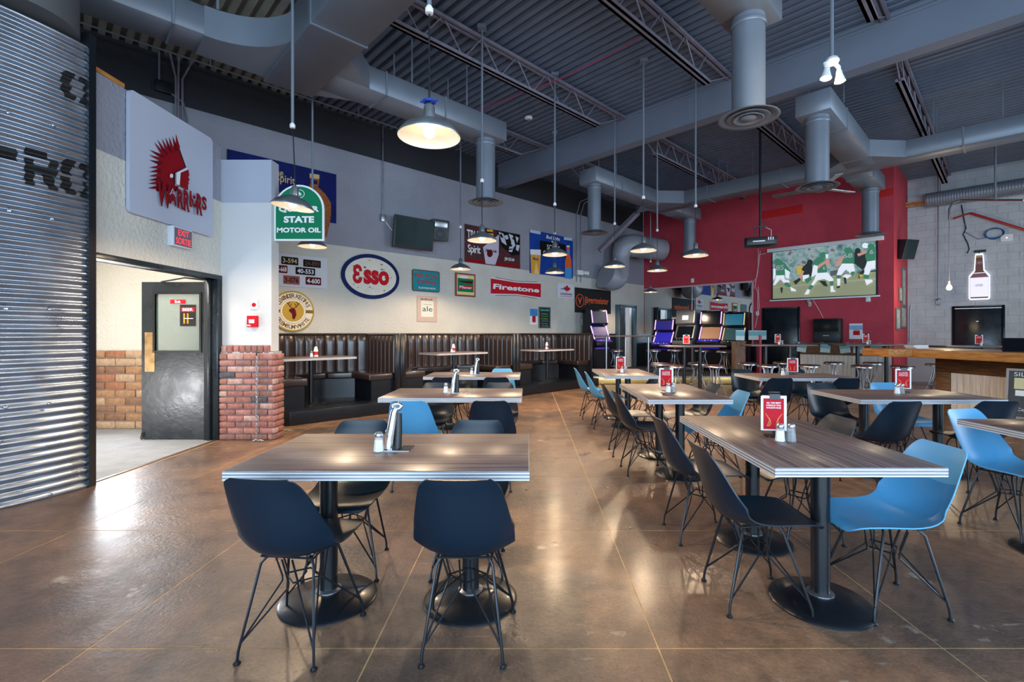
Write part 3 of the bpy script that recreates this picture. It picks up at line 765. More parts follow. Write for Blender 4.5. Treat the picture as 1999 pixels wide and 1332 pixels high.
# ------------------------------------------------------------------ things on the tables
mSALT = M('white_salt', (244, 244, 244), .7)
mGLASS = M('thin_clear_glass', (236, 242, 246), .05); mGLASS.node_tree.nodes['Principled BSDF'].inputs['Alpha'].default_value = .22
mPEPPER = M('grey_pepper', (120, 116, 112), .8, var=.4, vscale=300)
def shaker(mx, label, pepper=False, k=1.0):
    t = thing('pepper_shaker' if pepper else 'salt_shaker', label, 'shaker', None, mx)
    def sq(r): return [(r*math.cos(math.radians(a)), r*math.sin(math.radians(a))) for a in (22.5, 67.5, 112.5, 157.5, 202.5, 247.5, 292.5, 337.5)]
    def frus(mb, z0, r0, z1, r1, mat=0):
        a = [(x, y, z0) for x, y in sq(r0)]; b = [(x, y, z1) for x, y in sq(r1)]
        mb.add(a + b, [tuple(range(8))[::-1], tuple(range(8, 16))] + [(i, (i+1) % 8, 8+(i+1) % 8, 8+i) for i in range(8)], mat)
    mb = MB(); frus(mb, 0, .0262, .075, .019); mb.build('jar', mGLASS, t)
    mb = MB(); frus(mb, .003, .0245, .052 if pepper else .060, .0195); mb.build('filling', mPEPPER if pepper else mSALT, t)
    MB().lathe([(.0195, .074), (.0205, .076), (.0205, .088), (.014, .097), (0, .099)], 16).build('cap', mSTEEL, t)
    return t
def menu(mx, label, tall=.20):
    t = thing('menu_holder', label, 'menu holder', None, mx)
    mb = MB(); mb.prism(rrect(-.05, .05, -.035, .035, .02), 0, .008); mb.build('base', mBLACK, t)
    MB().box((-.006, -.004, .008), (.006, .004, tall+.045)).build('stem', mBLACK, t)
    mb = MB()
    for i in range(4): mb.box((-.066-.003*i, -.006-.003*(i+1), .035+.001*i), (.066-.003*i, -.006-.003*i-.0006, .035+tall-.001*i))
    mb.build('card_stack', mPAPER, t)
    mb = MB().box((-.062, -.0196, .045), (.048, -.0188, .02+tall), 0)
    X = Matrix(((1,0,0,0),(0,0,-1,-.0200),(0,1,0,0),(0,0,0,1)))
    for i, s in enumerate(('ALL THIS MEAT', 'IS MADE IN YOUR', 'FAVOURITE HOUSE')): text(mb, s, -.007, tall-.005-.014*i, .078, .0095, .0, 1, .02, X=X)
    for sg in (-1, 1):
        for r_ in range(3):
            mb.tube([(-.007+sg*(.045-.010*r_), -.0199, .135-.012*r_), (-.007+sg*(.022-.004*r_), -.0199, .10-.01*r_), (-.007+sg*(.036-.006*r_), -.0199, .062)], .0018, 5, 2)
    mb.build('red_card', [mREDP, mPAPER, M('orange_flames', (232, 150, 84), .6)], t)
    mb = MB().box((-.028, -.022, tall+.015), (.028, .006, tall+.045)); mb.tube([(-.028, -.008, tall+.05), (.028, -.008, tall+.05)], .006, 8); mb.build('clip', mBLKMET, t)
    return t
def chrome_stand(mx, label):
    t = thing('table_stand', label, 'stand', None, mx)
    MB().box((-.075, -.05, 0), (.085, .06, .005)).build('base_plate', mSTEEL, t)
    MB().box((.028, -.052, .005), (.086, .058, .0075)).build('black_pad', mBLACK, t)
    MB().tube([(-.028, -.01, .005), (-.018, 0, .10), (-.006, .01, .185), (.002, .014, .205)], [.022, .021, .019, .017], 20).build('tube', mCHROME, t)
    MB().tube([(.014, .002, .004), (.016, .012, .10), (.016, .018, .18)], [.020, .018, .015], 16).build('black_strip', mBLACK, t)  # black tube standing in for the dark reflection in the chrome
    MB().tube([(.006+.022*math.cos(a), .016, .216+.014*math.sin(a)) for a in [2*math.pi*i/20 for i in range(20)]], .010, 10, 0, True).build('loop', mCHROME, t)
    return t
z = .7605
cs = chrome_stand(T(-.675, 2.42, z), 'curved chrome stand with black pad on the nearest left table')
dup(cs, T(-.715, 4.72, z), 'curved chrome stand on the middle left table')
dup(cs, T(-.725, 6.82, z), 'curved chrome stand on the farthest left table')
sh = shaker(T(-.742, 2.375, z), 'white filled salt shaker beside the chrome stand, nearest left table')
pe = shaker(T(-.712, 2.455, z), 'pepper shaker behind the salt shaker on the nearest left table', True)
dup(sh, T(-.81, 4.72, z), 'salt shaker beside the chrome stand on the middle left table')
dup(sh, T(-.80, 6.80, z), 'salt shaker beside the chrome stand on the farthest left table')
mh = menu(T(1.405, 2.72, z, -8), 'red menu card holder on the large near centre table')
dup(sh, T(1.378, 2.60, z), 'salt shaker before the red menu on the near centre table')
dup(pe, T(1.438, 2.60, z), 'pepper shaker before the red menu on the near centre table')
dup(mh, T(1.42, 4.87, z, -8), 'menu card holder on the second centre table')
dup(sh, T(1.405, 4.76, z), 'salt shaker on the second centre table')
dup(pe, T(1.462, 4.77, z), 'pepper shaker on the second centre table')
dup(mh, T(1.42, 7.25, z, -8), 'menu card holder on the farthest centre table')
dup(sh, T(1.41, 7.12, z), 'salt shaker on the farthest centre table')
dup(pe, T(1.47, 7.13, z), 'pepper shaker on the farthest centre table')
dup(mh, T(3.76, 4.77, z, -14), 'red menu card holder on the middle right table')
dup(sh, T(3.60, 4.64, z), 'salt shaker on the middle right table, left one of the pair')
dup(pe, T(3.66, 4.66, z), 'pepper shaker on the middle right table, beside the red menu')
dup(mh, T(3.80, 6.82, z, -30), 'red menu card holder on the far right table')
dup(sh, T(3.60, 6.72, z), 'salt shaker on the far right table, left one of the pair')
dup(pe, T(3.67, 6.74, z), 'pepper shaker on the far right table, beside the menu')

# ------------------------------------------------------------------ booths on the platform
chan = MB()
cw, chh = .17, .66
rows = []
for k in range(9):
    zz = chh * k / 8; e = min(1, (chh - zz) / .10); e = math.sqrt(max(0, 1 - (1 - e)**2)) if e < 1 else 1
    rows.append([(cw/2*math.cos(math.pi*i/8), -.034*e*math.sin(math.pi*i/8)**.7 if 0 < i < 8 else 0, zz) for i in range(9)])
vs = [p for r_ in rows for p in r_]
chan.add(vs, [(k*9+i, k*9+i+1, (k+1)*9+i+1, (k+1)*9+i) for k in range(8) for i in range(8)], 0, True)
chan = chan.mesh('channel', mLEATHER, sharp=70)
def booth(u0, u1, label, near=True):
    b = thing('booth', label, 'booth', 'black channel backed booths', RM((u0+u1)/2, 0, .2))
    h = (u1-u0)/2; TOP = 1.13
    pa = [(-h, -1.62), (-h, -.50), (-h+.70, -.25), (h-.70, -.25), (h+.02, -.50), (h-.02, -1.62)]
    MB().prism([(-h-.075, -1.62), (-h, -1.62), (-h, -.50), (-h+.70, -.25), (-h+.70, -.01), (-h-.075, -.01)], 0, TOP).build('back_shell', mBOOTHK, b)
    MB().prism([(h+.075, -1.62), (h-.02, -1.62), (h+.02, -.50), (h-.70, -.25), (h-.70, -.01), (h+.075, -.01)], 0, TOP).build('back_shell', mBOOTHK, b)
    MB().prism([(-h+.70, -.25), (h-.70, -.25), (h-.70, -.01), (-h+.70, -.01)], 0, TOP).build('back_shell', mBOOTHK, b)
    mb = MB()
    mb.tube([(p[0], p[1]-.005, TOP) for p in pa], .022, 8); mb.build('top_piping', mLEATHER, b)
    for (x0, y0), (x1, y1) in zip(pa, pa[1:]):
        a = Vector((x0, y0, 0)); c = Vector((x1, y1, 0)); ln = (c-a).length; k = max(1, round(ln/.172)); d = (c-a)/ln; nr = Vector((d.y, -d.x, 0))
        for i in range(k):
            p = a + d*ln*(i+.5)/k
            link('channel', chan, b, Matrix(((d.x*ln/k/cw, -nr.x, 0, p.x), (d.y*ln/k/cw, -nr.y, 0, p.y), (0, 0, 1, TOP-chh-.01), (0, 0, 0, 1))))
    sd = .46
    inner = [(-h, -1.60), (-h, -.50), (-h+.70, -.25), (h-.70, -.25), (h+.02, -.50), (h-.02, -1.60), (h-.48, -1.60), (h-.46, -.92), (h-.84, -.71), (-h+.84, -.71), (-h+.46, -.92), (-h+.46, -1.60)]
    base = [(-h, -1.58), (-h, -.50), (-h+.70, -.25), (h-.70, -.25), (h+.02, -.50), (h-.02, -1.58), (h-.43, -1.58), (h-.41, -.90), (h-.82, -.66), (-h+.82, -.66), (-h+.41, -.90), (-h+.41, -1.58)]
    MB().prism(base, 0, .34).build('seat_base', mBOOTHK, b)
    def cush(q): MB().prism(q, .34, .46).build('seat_cushion', mLEATHER, b, bevel=.03, seg=3)
    cush([inner[0], inner[1], inner[10], inner[11]]); cush([inner[1], inner[2], inner[9], inner[10]]); cush([inner[2], inner[3], inner[8], inner[9]])
    cush([inner[3], inner[4], inner[7], inner[8]]); cush([inner[4], inner[5], inner[6], inner[7]])
    for x in (-h-.037, h+.027): MB().box((x-.05, -1.66, 0), (x+.05, -1.62, TOP+.01)).build('end_panel', mBOOTHK, b, bevel=.006, seg=1)
    return b
booth(-12.60, -10.67, 'near booth of dark channelled leather behind the brick pier')
booth(-10.50, -7.86, 'middle booth of dark channelled leather along the sign wall')
booth(-7.69, -5.16, 'far booth of dark channelled leather, left of the slot machine')
BT = []
def booth_table(px, py, v, label):
    u = SW.hit(px, v)
    BT.append((u, v))
    t = thing('booth_table', label, 'table', 'tables in the booths', RM(u, v, .2))
    MB().prism(rrect(-.62, .62, -.36, .36, .05), .725, .765).build('tabletop', mTABLE, t, bevel=.003, seg=1)
    mb = MB().prism(rrect(-.624, .624, -.364, .364, .05), .727, .762); mb.build('edge_band', mEDGE, t)
    MB().cyl((0, 0, .02), (0, 0, .725), .035, None, 16).build('pole', mBLKMET, t)
    MB().lathe([(0, 0), (.24, 0), (.24, .008), (.05, .03), (0, .03)], 28).build('base', mBLKMET, t)
    return t
booth_table(607, 690, 1.22, 'narrow table standing in the near booth behind the brick pier')
booth_table(886, 685, 1.22, 'narrow table standing in the middle booth')
booth_table(1068, 677, 1.22, 'narrow table standing in the far booth')
mKET = M('red_sauce', (176, 30, 30), .4)
def bottle(mx, label):
    t = thing('sauce_bottle', label, 'bottle', 'sauce bottles on the booth tables', mx)
    MB().lathe([(0, 0), (.036, 0), (.038, .01), (.036, .10), (.022, .155), (.016, .17), (0, .17)], 18).build('body', mPAPER, t)
    MB().lathe([(.0395, .03), (.0385, .085)], 18).build('label_band', mKET, t)
    MB().lathe([(.018, .168), (.018, .19), (.008, .205), (0, .205)], 14).build('cap', mBLACK, t)
    return t
bb = None
for (u, v), w_ in zip(BT, ('near', 'middle', 'far')):
    lb = f'red and white sauce bottle on the table of the {w_} booth'
    du = {'near': .10, 'middle': .03, 'far': .05}[w_]
    if bb is None: bb = bottle(RM(u+du, v-.06, .9655), lb)
    else: dup(bb, RM(u+du, v-.06, .9655), lb)
    dup(sh, RM(u+du-.10, v+.02, .9655), f'salt shaker beside the sauce bottle in the {w_} booth')

# ------------------------------------------------------------------ stools and bar-height tables
mSEAT = wood_mat('dark_red_wood_seat', (56, 30, 26), (104, 62, 50), .35, (6, 30, 6), .2)
def stool(mx, label):
    t = thing('bar_stool', label, 'stool', None, mx); HS = .655
    MB().lathe([(0, HS-.03), (.205, HS-.03), (.212, HS-.012), (.205, HS), (.19, HS+.006), (0, HS+.008)], 32).build('seat', mSEAT, t)
    MB().lathe([(.19, HS-.052), (.214, HS-.05), (.216, HS-.022), (.212, HS-.016), (.2, HS-.03), (.19, HS-.052)], 32).build('seat_rim', mSTEEL, t)
    for k in range(4):
        a = math.radians(45 + 90*k); c, s = math.cos(a), math.sin(a)
        for e in (-.035, .035):
            pts = [(r_*c - e*s, r_*s + e*c, z) for r_, z in ((.12, HS-.05), (.085, HS-.10), (.075, HS-.2), (.10, HS-.30))]
            pts += [(r_*c - e*f*s, r_*s + e*f*c, z) for r_, z, f in ((.17, .17, .7), (.24, .012, .3))]
            MB().tube(pts, .0095, 6).build('leg', mSTEEL, t) if e < 0 else MB().tube(pts, .0095, 6).build('leg_brace', mSTEEL, t)
    MB().tube([(.175*math.cos(2*math.pi*i/24), .175*math.sin(2*math.pi*i/24), .165) for i in range(24)], .009, 6, 0, True).build('foot_ring', mSTEEL, t)
    return t
def px_xy(px, d): return (px - CX) / F * d
proto = None
for px, d, z0, lb in [
    (1316, 10.35, 0, 'wood topped stool in front of the bar table before the slot machines, left one'),
    (1395, 10.4, 0, 'wood topped stool in front of the bar table before the slot machines, right one'),
    (1288, 11.1, 0, 'wood topped stool behind the left bar table, left one'),
    (1361, 11.2, 0, 'wood topped stool behind the left bar table, right one'),
    (1459, 11.2, 0, 'wood topped stool beside the barn board half wall'),
    (1499, 10.5, 0, 'wood topped stool in front of the dark door, by the middle bar table'),
    (1528, 11.6, 0, 'wood topped stool half hidden behind the middle bar table pole'),
    (1580, 10.5, 0, 'wood topped stool right of the middle bar table'),
    (1628, 11.5, 0, 'wood topped stool against the bead board ledge, under the hanging cards'),
    (1684, 10.3, 0, 'wood topped stool in front of the right bar table pole'),
    (1705, 11.4, 0, 'wood topped stool behind the right bar table'),
    (1762, 10.2, 0, 'wood topped stool under the overhanging end of the timber bar'),
    (1829, 10.9, 0, 'wood topped stool half hidden by the timber bar'),
    (1202, 14.2, .2, 'stool on the stage by the slot machine on the sign wall'),
    (1276, 14.3, .2, 'stool on the stage in front of the blue slot machine'),
    (1317, 14.6, .2, 'stool on the stage in front of the grey slot machine'),
    (1371, 14.1, .2, 'stool on the stage in front of the black slot machine'),
    (1414, 13.5, .2, 'stool on the stage in front of the gold topped slot machine')]:
    mx = T(px_xy(px, d), d, z0, rnd.uniform(0, 40))
    if proto is None: proto = stool(mx, lb)
    else: dup(proto, mx, lb)
def bar_table(mx, label, L, W, h, pr):
    t = thing('bar_table', label, 'table', None, mx)
    MB().box((-L/2, -W/2, h-.04), (L/2, W/2, h)).build('tabletop', mTABLE, t, bevel=.004, seg=1)
    for s in (-1, 1):
        MB().cyl((s*pr, 0, .03), (s*pr, 0, h-.04), .04, None, 16).build('pole', mBLKMET, t)
        MB().lathe([(0, 0), (.22, 0), (.22, .008), (.06, .035), (0, .035)], 28, 0, T(s*pr, 0)).build('base', mBLKMET, t)
    return t
bar_table(T(px_xy(1351, 10.8), 10.8), 'bar height table in front of the slot machines', 1.32, .62, 1.08, .18)
bar_table(T(px_xy(1518, 11.05), 11.05), 'bar height table in front of the dark door', 1.5, .62, 1.095, .28)
bar_table(T(px_xy(1702, 10.95), 10.95), 'bar height table in front of the hanging cards', 1.62, .62, 1.10, .33)
bar_table(T(px_xy(1888, 10.5), 10.5), 'bar height table behind the timber bar, before the block wall', 1.46, .62, 1.08, .35)
dup(mh, T(px_xy(1340, 10.7), 10.7, 1.0805, -10), 'menu card holder on the bar table before the slot machines')
dup(mh, T(px_xy(1518, 10.95), 10.95, 1.0955, 0), 'menu card holder on the bar table before the dark door')
dup(sh, T(px_xy(1521, 10.8), 10.8, 1.0955), 'salt shaker on the bar table before the dark door')
dup(pe, T(px_xy(1527, 10.82), 10.82, 1.0955), 'pepper shaker on the bar table before the dark door')
dup(mh, T(px_xy(1690, 10.9), 10.9, 1.1005, -10), 'menu card holder on the bar table under the white poster')
dup(sh, T(px_xy(1693, 10.75), 10.75, 1.1005), 'salt shaker on the bar table under the white poster')
dup(pe, T(px_xy(1698, 10.78), 10.78, 1.1005), 'pepper shaker on the bar table under the white poster')
dup(mh, T(px_xy(1911, 10.4), 10.4, 1.0805, -20), 'menu card holder on the bar table before the black double door')
dup(sh, T(px_xy(1915, 10.3), 10.3, 1.0805), 'salt shaker on the bar table before the black double door')
# counter rail on the stage
t = thing('drink_rail', 'narrow dark drink rail on three posts at the left of the stage', 'rail', None, T(2.66, 13.1, .2))
MB().box((-.82, -.16, 1.055), (.82, .16, 1.095)).build('rail_top', mTABLE, t, bevel=.004, seg=1)
for x in (-.50, .03, .66): MB().cyl((x, 0, .0), (x, 0, 1.055), .028, None, 12).build('post', mSTEEL, t)

# ------------------------------------------------------------------ timber bar at the right
bar = thing('timber_bar', 'timber topped bar with bead board front at the right edge', 'bar')
mb = MB().prism([(6.14, 8.1), (6.52, 8.1), (6.95, 4.0), (8.1, 4.0), (7.7, 8.75), (6.14, 8.75)][::1], .945, 1.08)
mb.build('bar_top', mTIMBER, bar, bevel=.012)
fx = lambda y: 6.985 + (8.12 - y) * .115
def bface(mb, y0, y1, z0, z1, t0, t1=0):
    mb.add([(fx(y0)-t0, y0, z0), (fx(y1)-t0, y1, z0), (fx(y1)+t1, y1, z0), (fx(y0)+t1, y0, z0), (fx(y0)-t0, y0, z1), (fx(y1)-t0, y1, z1), (fx(y1)+t1, y1, z1), (fx(y0)+t1, y0, z1)],
           [(0,1,2,3), (4,5,6,7), (0,1,5,4), (1,2,6,5), (2,3,7,6), (3,0,4,7)]); return mb
bface(MB(), 8.12, 4.0, 0, .94, 0, .3).build('body', mBARN, bar)
bface(MB(), 8.13, 4.0, .70, .944, .03).build('upper_rail', mOLDWOOD, bar, bevel=.004, seg=1)
bface(MB(), 8.13, 7.88, 0, .70, .03).build('corner_post', mOLDWOOD, bar, bevel=.004, seg=1)
bface(MB(), 7.88, 4.0, 0, .10, .03).build('kick_board', mOLDWOOD, bar)
y = 7.875
while y > 4.4:
    bface(MB(), y, y-.094, .10, .70, .014).build('plank', mPLANK, bar); y -= .098
mon = thing('bar_screen', 'black order screen tilted back on the timber bar', 'monitor', None, T(7.25, 6.9, 1.081, -50))
mb = MB().prism([(-.13, 0), (.16, 0), (.16, .10), (.06, .20), (-.02, .20)], -.26, .26, 0, Matrix(((0,0,1,0),(1,0,0,0),(0,1,0,0),(0,0,0,1))))
mb.build('housing', mBLACK, mon, bevel=.01)
MB().prism([(-.24, .02), (.24, .02), (.24, .21), (-.24, .21)], 0, .006, 0, Matrix(((1,0,0,0),(0,.48,-.88,-.132),(0,.88,.48,.0),(0,0,0,1)))).build('screen', M('dark_glass_screen', (16, 22, 26), .08), mon)
t = thing('paper_pile', 'small pile of white flyers lying on the left end of the bar', 'papers', None, T(6.98, 8.55, 1.081, 10))
for i in range(5): MB().box((-.14, -.1, .012*i), (.14, .1, .012*i+.010)).build('flyer', mPAPER, t, T(rnd.uniform(-.02,.02), 0, 0, rnd.uniform(-8, 8)))
# slate board leaning on the bar
sb = thing('slate_board', 'grey framed chalk menu board leaning on the bar front', 'board', None, T(6.74, 6.22, 0, -64) @ Matrix.Rotation(math.radians(-6), 4, 'X'))
W2, H0, H1 = .36, .22, .84
MB().box((-W2, -.008, H0), (W2, .008, H1)).build('slate', M('slate_black', (66, 70, 76), .7, var=.2, vscale=6), sb)
mb = MB()
for a, b in (((-W2-.03, -.015, H0-.03), (-W2, .015, H1+.03)), ((W2, -.015, H0-.03), (W2+.03, .015, H1+.03)), ((-W2, -.015, H1), (W2, .015, H1+.03)), ((-W2, -.015, H0-.03), (W2, .015, H0))): mb.box(a, b)
mb.build('frame', mSTEEL, sb)
X = Matrix(((1,0,0,0),(0,0,-1,-.0092),(0,1,0,0),(0,0,0,1)))
mb = MB(); text(mb, 'SILO SPECIALS', .0, .795, .62, .055, 0, 0, .0, X=X); text(mb, 'Thursday', -.02, .49, .30, .05, 0, 0, 0, .2, X=X); text(mb, 'Corn', -.2, .32, .14, .04, 0, 0, X=X); mb.build('chalk_lettering', mPAPER, sb)
for x, z, w, h, m in ((-.24, .67, .13, .15, M('cream_card', (214, 206, 160), .7)), (-.02, .67, .15, .16, mREDP), (-.22, .54, .14, .075, mPAPER)):
    MB().box((x-w/2, -.012, z-h/2), (x+w/2, -.0085, z+h/2)).build('card', m, sb)
MB().box((-.3, .008, .0), (-.26, .03, H0)).build('leg', mOLDWOOD, sb); MB().box((.26, .008, .0), (.3, .03, H0)).build('leg', mOLDWOOD, sb)

# ------------------------------------------------------------------ half walls, ledge, slot machines
mCARD = M('teal_card', (120, 186, 196), .6, var=.12, vscale=8); mCARD2 = M('pale_sky_card', (206, 226, 226), .6)
q0, q1 = Vector((5.74, 12.76, 0)), Vector((6.46, 14.50, 0)); dr = (q1-q0).normalized(); nr = Vector((dr.y, -dr.x, 0))
hw = thing('half_wall', 'barn board half wall at the right end of the stage', 'half wall')
MX = Matrix(((dr.x, nr.x, 0, q0.x), (dr.y, nr.y, 0, q0.y), (0, 0, 1, 0), (0, 0, 0, 1)))
MB().box((0, -.08, 0), ((q1-q0).length, .08, 1.10), 0, MX).build('core', mBARN, hw)
MB().box((5.45, 12.50, 0), (5.72, 12.74, 1.14)).build('end_post', mBARN, hw, bevel=.006, seg=1)
MB().box((0, -.11, 1.10), ((q1-q0).length, .11, 1.14), 0, MX).build('cap', mBARN, hw)
cardm = MB().box((-.115, -.003, -.13), (.115, .003, .13)).mesh('card', mCARD2)
def card(name, mx, label):
    t = tag(link(name, cardm, None, mx), label, 'card', 'sky printed cards')
    MB().box((-.112, -.0045, -.02), (.112, -.003, .11)).build('print', mCARD, t)
for i, px in enumerate((1445, 1463, 1473, 1481)):
    d = 12.46 if i == 0 else 12.75 + .35*i
    x = px_xy(px, d) + (0 if i == 0 else .1)
    card('hanging_card', T(x, d - (.0 if i == 0 else .0), 1.30 - .0*i, (0, -35, -35, -35)[i]), ('sky printed card standing on the barn board post', 'first sky printed card along the top of the half wall', 'second sky printed card along the top of the half wall', 'last sky printed card along the top of the half wall')[i])
led = thing('ledge', 'bead board drink ledge along the red wall below the screen', 'ledge', None, RM(0, 0))
e0, e1 = 5.12, 7.10
MB().box((-.32, -e1, 0), (-.02, -e0, 1.06)).build('body', mBARN, led)
MB().box((-.36, -e1, 1.06), (-.015, -e0, 1.10)).build('ledge_top', mTABLE, led, bevel=.004, seg=1)
MB().box((-.345, -e1, .78), (-.32, -e0, 1.055)).build('upper_board', mOLDWOOD, led)
y = e0
while y < e1 - .03:
    MB().box((-.336, -y-.088, .0), (-.32, -y, .775)).build('plank', mPLANK, led); y += .092
for i, (px, rz) in enumerate(((1565, 8), (1611, 3), (1649, -9), (1676, 2), (1710, -3))):
    v = RW.hit(px, .36); p = RW.w(v, .97, .352)
    card('hanging_card', Matrix.Translation(p) @ Matrix.Rotation(math.radians(-45.5), 4, 'Z') @ Matrix.Rotation(math.radians(rz), 4, 'Y'),
         ('leftmost sky card hanging from the ledge below the red wall screen', 'sky card hanging from the ledge under the old television', 'sky card hanging crooked, right of the old television', 'sky card hanging from the ledge behind the right bar table pole', 'rightmost sky card hanging from the ledge below the screen')[i])
def slot(mx, label, side, strip, up, low, topc, white=False, h=1.66, w=.66):
    t = thing('slot_machine', label, 'slot machine', 'slot machines on the stage', mx); k = h/1.66; a = w/2
    X = Matrix(((0,0,1,0),(1,0,0,0),(0,1,0,0),(0,0,0,1)))
    MB().prism([(p[0], p[1]*k) for p in ((0,0), (.55,0), (.55,1.66), (.18,1.66), (.10,1.28), (.20,1.22), (.02,.86), (-.12,.80), (-.12,.70), (.0,.66))], -a, a, 0, X).build('cabinet', side, t, bevel=.012)
    def pan(name, p0, p1, x0, x1, m, off=.012):
        (y0, z0), (y1, z1) = p0, p1; d = Vector((0, y1-y0, z1-z0)).normalized(); n = Vector((0, -d.z, d.y)) * off
        q = [(x0, y0, z0), (x1, y0, z0), (x1, y1, z1), (x0, y1, z1)]
        vs = [Vector(c) for c in q] + [Vector(c)+n for c in q]
        return MB().add(vs, [(3,2,1,0), (4,5,6,7), (0,1,5,4), (1,2,6,5), (2,3,7,6), (3,0,4,7)]).build(name, m, t)
    pan('upper_screen', (.11, 1.30*k), (.172, 1.60*k), -a+.07, a-.07, up); pan('lower_screen', (.03, .885*k), (.19, 1.20*k), -a+.07, a-.07, low)
    if white: pan('small_screen', (.128, 1.38*k), (.152, 1.50*k), -.10, .10, emis('white_screen', (236, 232, 220), .8), .016)
    pan('base_panel', (.0, .10), (.0, .60*k), -a+.06, a-.06, sBLK); pan('glow_panel', (.0, .615*k), (.0, .655*k), -a+.06, a-.06, topc)
    for sg in (-1, 1):
        pan('light_strip', (.11, 1.30*k), (.178, 1.63*k), sg*(a-.03)-.016, sg*(a-.03)+.016, strip, .02); pan('light_strip', (.022, .87*k), (.198, 1.215*k), sg*(a-.03)-.016, sg*(a-.03)+.016, strip, .02)
    d = pan('button_deck', (-.12, .805*k), (.015, .862*k), -a+.02, a-.02, topc, .01)
    for i in range(5): MB().lathe([(.022, 0), (.022, .012), (0, .014)], 10, 0, T(-.2+.1*i, -.06, .842*k)).build('button', strip if i % 2 else mWHITE, d)
    return t
ePINK = emis('pink_light', (220, 176, 240), .6); eBLUE = emis('blue_light', (34, 28, 150), .45)
sDK = M('slot_dark_glass', (22, 26, 34), .12); sNAVY = emis('slot_navy_screen', (30, 28, 110), .35); sAMB = emis('slot_amber_screen', (150, 104, 76), .35)
sTEAL = emis('slot_teal_screen', (34, 104, 128), .35); sGRN = emis('slot_green_screen', (24, 60, 66), .5); sGREY = M('slot_grey', (118, 122, 130), .4, metal=.3); sBLK = M('slot_black', (22, 22, 30), .3)
sGOLD = emis('slot_gold_trim', (206, 180, 130), .4); eLILAC = emis('lilac_panel', (70, 50, 140), .35)
r44 = math.degrees(math.atan2(R.y, R.x))
def mach(px, off, *a, **k):
    u = RW.hit(px, off); p = RW.w(u, .2, off)
    return slot(T(p.x, p.y, .201, r44), *a, **k)
mach(1292, .75, 'blue slot machine with pink strips, leftmost under the mirror', sBLK, ePINK, sNAVY, eBLUE, eBLUE, h=1.62, w=.70)
mach(1334, .75, 'grey slot machine second from left under the mirror', sGREY, mSTEEL, sGREY, sDK, sDK, white=True, h=1.90, w=.66)
mach(1384, .75, 'black slot machine with amber screen and pink strips', sBLK, ePINK, sDK, sAMB, eBLUE, h=1.84, w=.70)
mach(1429, .75, 'gold topped slot machine with teal screen, rightmost', sBLK, sGOLD, sTEAL, sGRN, sDK, h=1.78, w=.66)
u = SW.hit(1176, .8); p = SW.w(u, .2, .8)
slot(T(p.x, p.y, .201, math.degrees(math.atan2(S.y, S.x)) - 14), 'purple grey slot machine in front of the black orange banner', sBLK, ePINK, M('slot_grey_glass', (96, 100, 112), .2), sNAVY, eLILAC, h=1.86, w=.62)
tvu = RW.hit(1613, .36)
t = thing('cabinet_television', 'old black rear projection television standing on the red wall ledge', 'television', None, T(*RW.w(tvu, 0, .02).xy, 1.101, r44))
wv_ = RW.hit(1640, .3) - RW.hit(1587, .3)
MB().box((-wv_/2, -.32, 0), (wv_/2, -.02, .64)).build('cabinet', mBLACK, t, bevel=.01)
MB().box((-wv_/2+.04, -.335, .30), (wv_/2-.04, -.318, .61)).build('screen', M('dark_green_glass', (18, 28, 28), .2, spec=.25), t, bevel=.006)
MB().box((-wv_/2+.02, -.33, .03), (wv_/2-.02, -.318, .27)).build('front_panel', M('tv_panel', (30, 44, 52), .35), t, bevel=.006)
MB().box((-.08, -.332, .18), (.06, -.329, .20)).build('control_strip', mSTEEL, t)

# mirror on the red wall
a, zt = RW.at(1468, 551.5); zb = 1.02
m = thing('wall_mirror', 'wide two pane mirror on the red wall above the slot machines', 'mirror', None, RW.mx())
um = RW.hit(1351)
MB().box((.03, zb, .004), (um-.005, zt, .014)).build('pane', mMIRROR, m); MB().box((um+.005, zb, .004), (a, zt, .014)).build('pane', mMIRROR, m)
mPINKT = M('pale_pink_trim', (220, 180, 184), .5)
MB().box((.02, zt, .0), (a+.03, zt+.05, .03)).build('top_trim', mPINKT, m); MB().box((a, zb, .0), (a+.04, zt, .03)).build('side_trim', mPINKT, m); MB().box((um-.01, zb, .013), (um+.01, zt, .02)).build('joint_trim', mSTEEL, m)

# projection screen with the football picture
SCU0, SCU1 = RW.hit(1508, .05), RW.hit(1713, .05)
ps = Sign(RW, 1507, 1714, 493, 586, 'projection_screen', 'large pull down screen showing a football game on the red wall', 'screen', M('screen_border', (24, 28, 44), .7), th=.006, off=.05)
def em(n, c, e=.75): return M(n, c, .7, emit=e * .38)
gm = D.materials.new('picture_crowd'); gm.use_nodes = True; nt = gm.node_tree; b_ = nt.nodes['Principled BSDF']; b_.inputs['Roughness'].default_value = .7
nz_ = nt.nodes.new('ShaderNodeTexNoise'); nz_.inputs['Scale'].default_value = 5.5; nz_.inputs['Detail'].default_value = 4; tcn = nt.nodes.new('ShaderNodeTexCoord'); nt.links.new(tcn.outputs['Object'], nz_.inputs['Vector'])
rp = nt.nodes.new('ShaderNodeValToRGB'); els = rp.color_ramp.elements; els.new(.5); els.new(.58)
for e_, (p_, c_) in zip(els, ((.30, RGB(70, 96, 98)), (.45, RGB(120, 152, 148)), (.56, RGB(160, 172, 172)), (.70, RGB(90, 62, 70)))): e_.position = p_; e_.color = c_
nt.links.new(nz_.outputs['Fac'], rp.inputs['Fac']); nt.links.new(rp.outputs['Color'], b_.inputs['Base Color']); nt.links.new(rp.outputs['Color'], b_.inputs['Emission Color']); b_.inputs['Emission Strength'].default_value = .3
zx = lambda x, y: (1490 + x*.125, 450 + y*.125)
def Z(*pts): return [zx(*p) for p in pts]
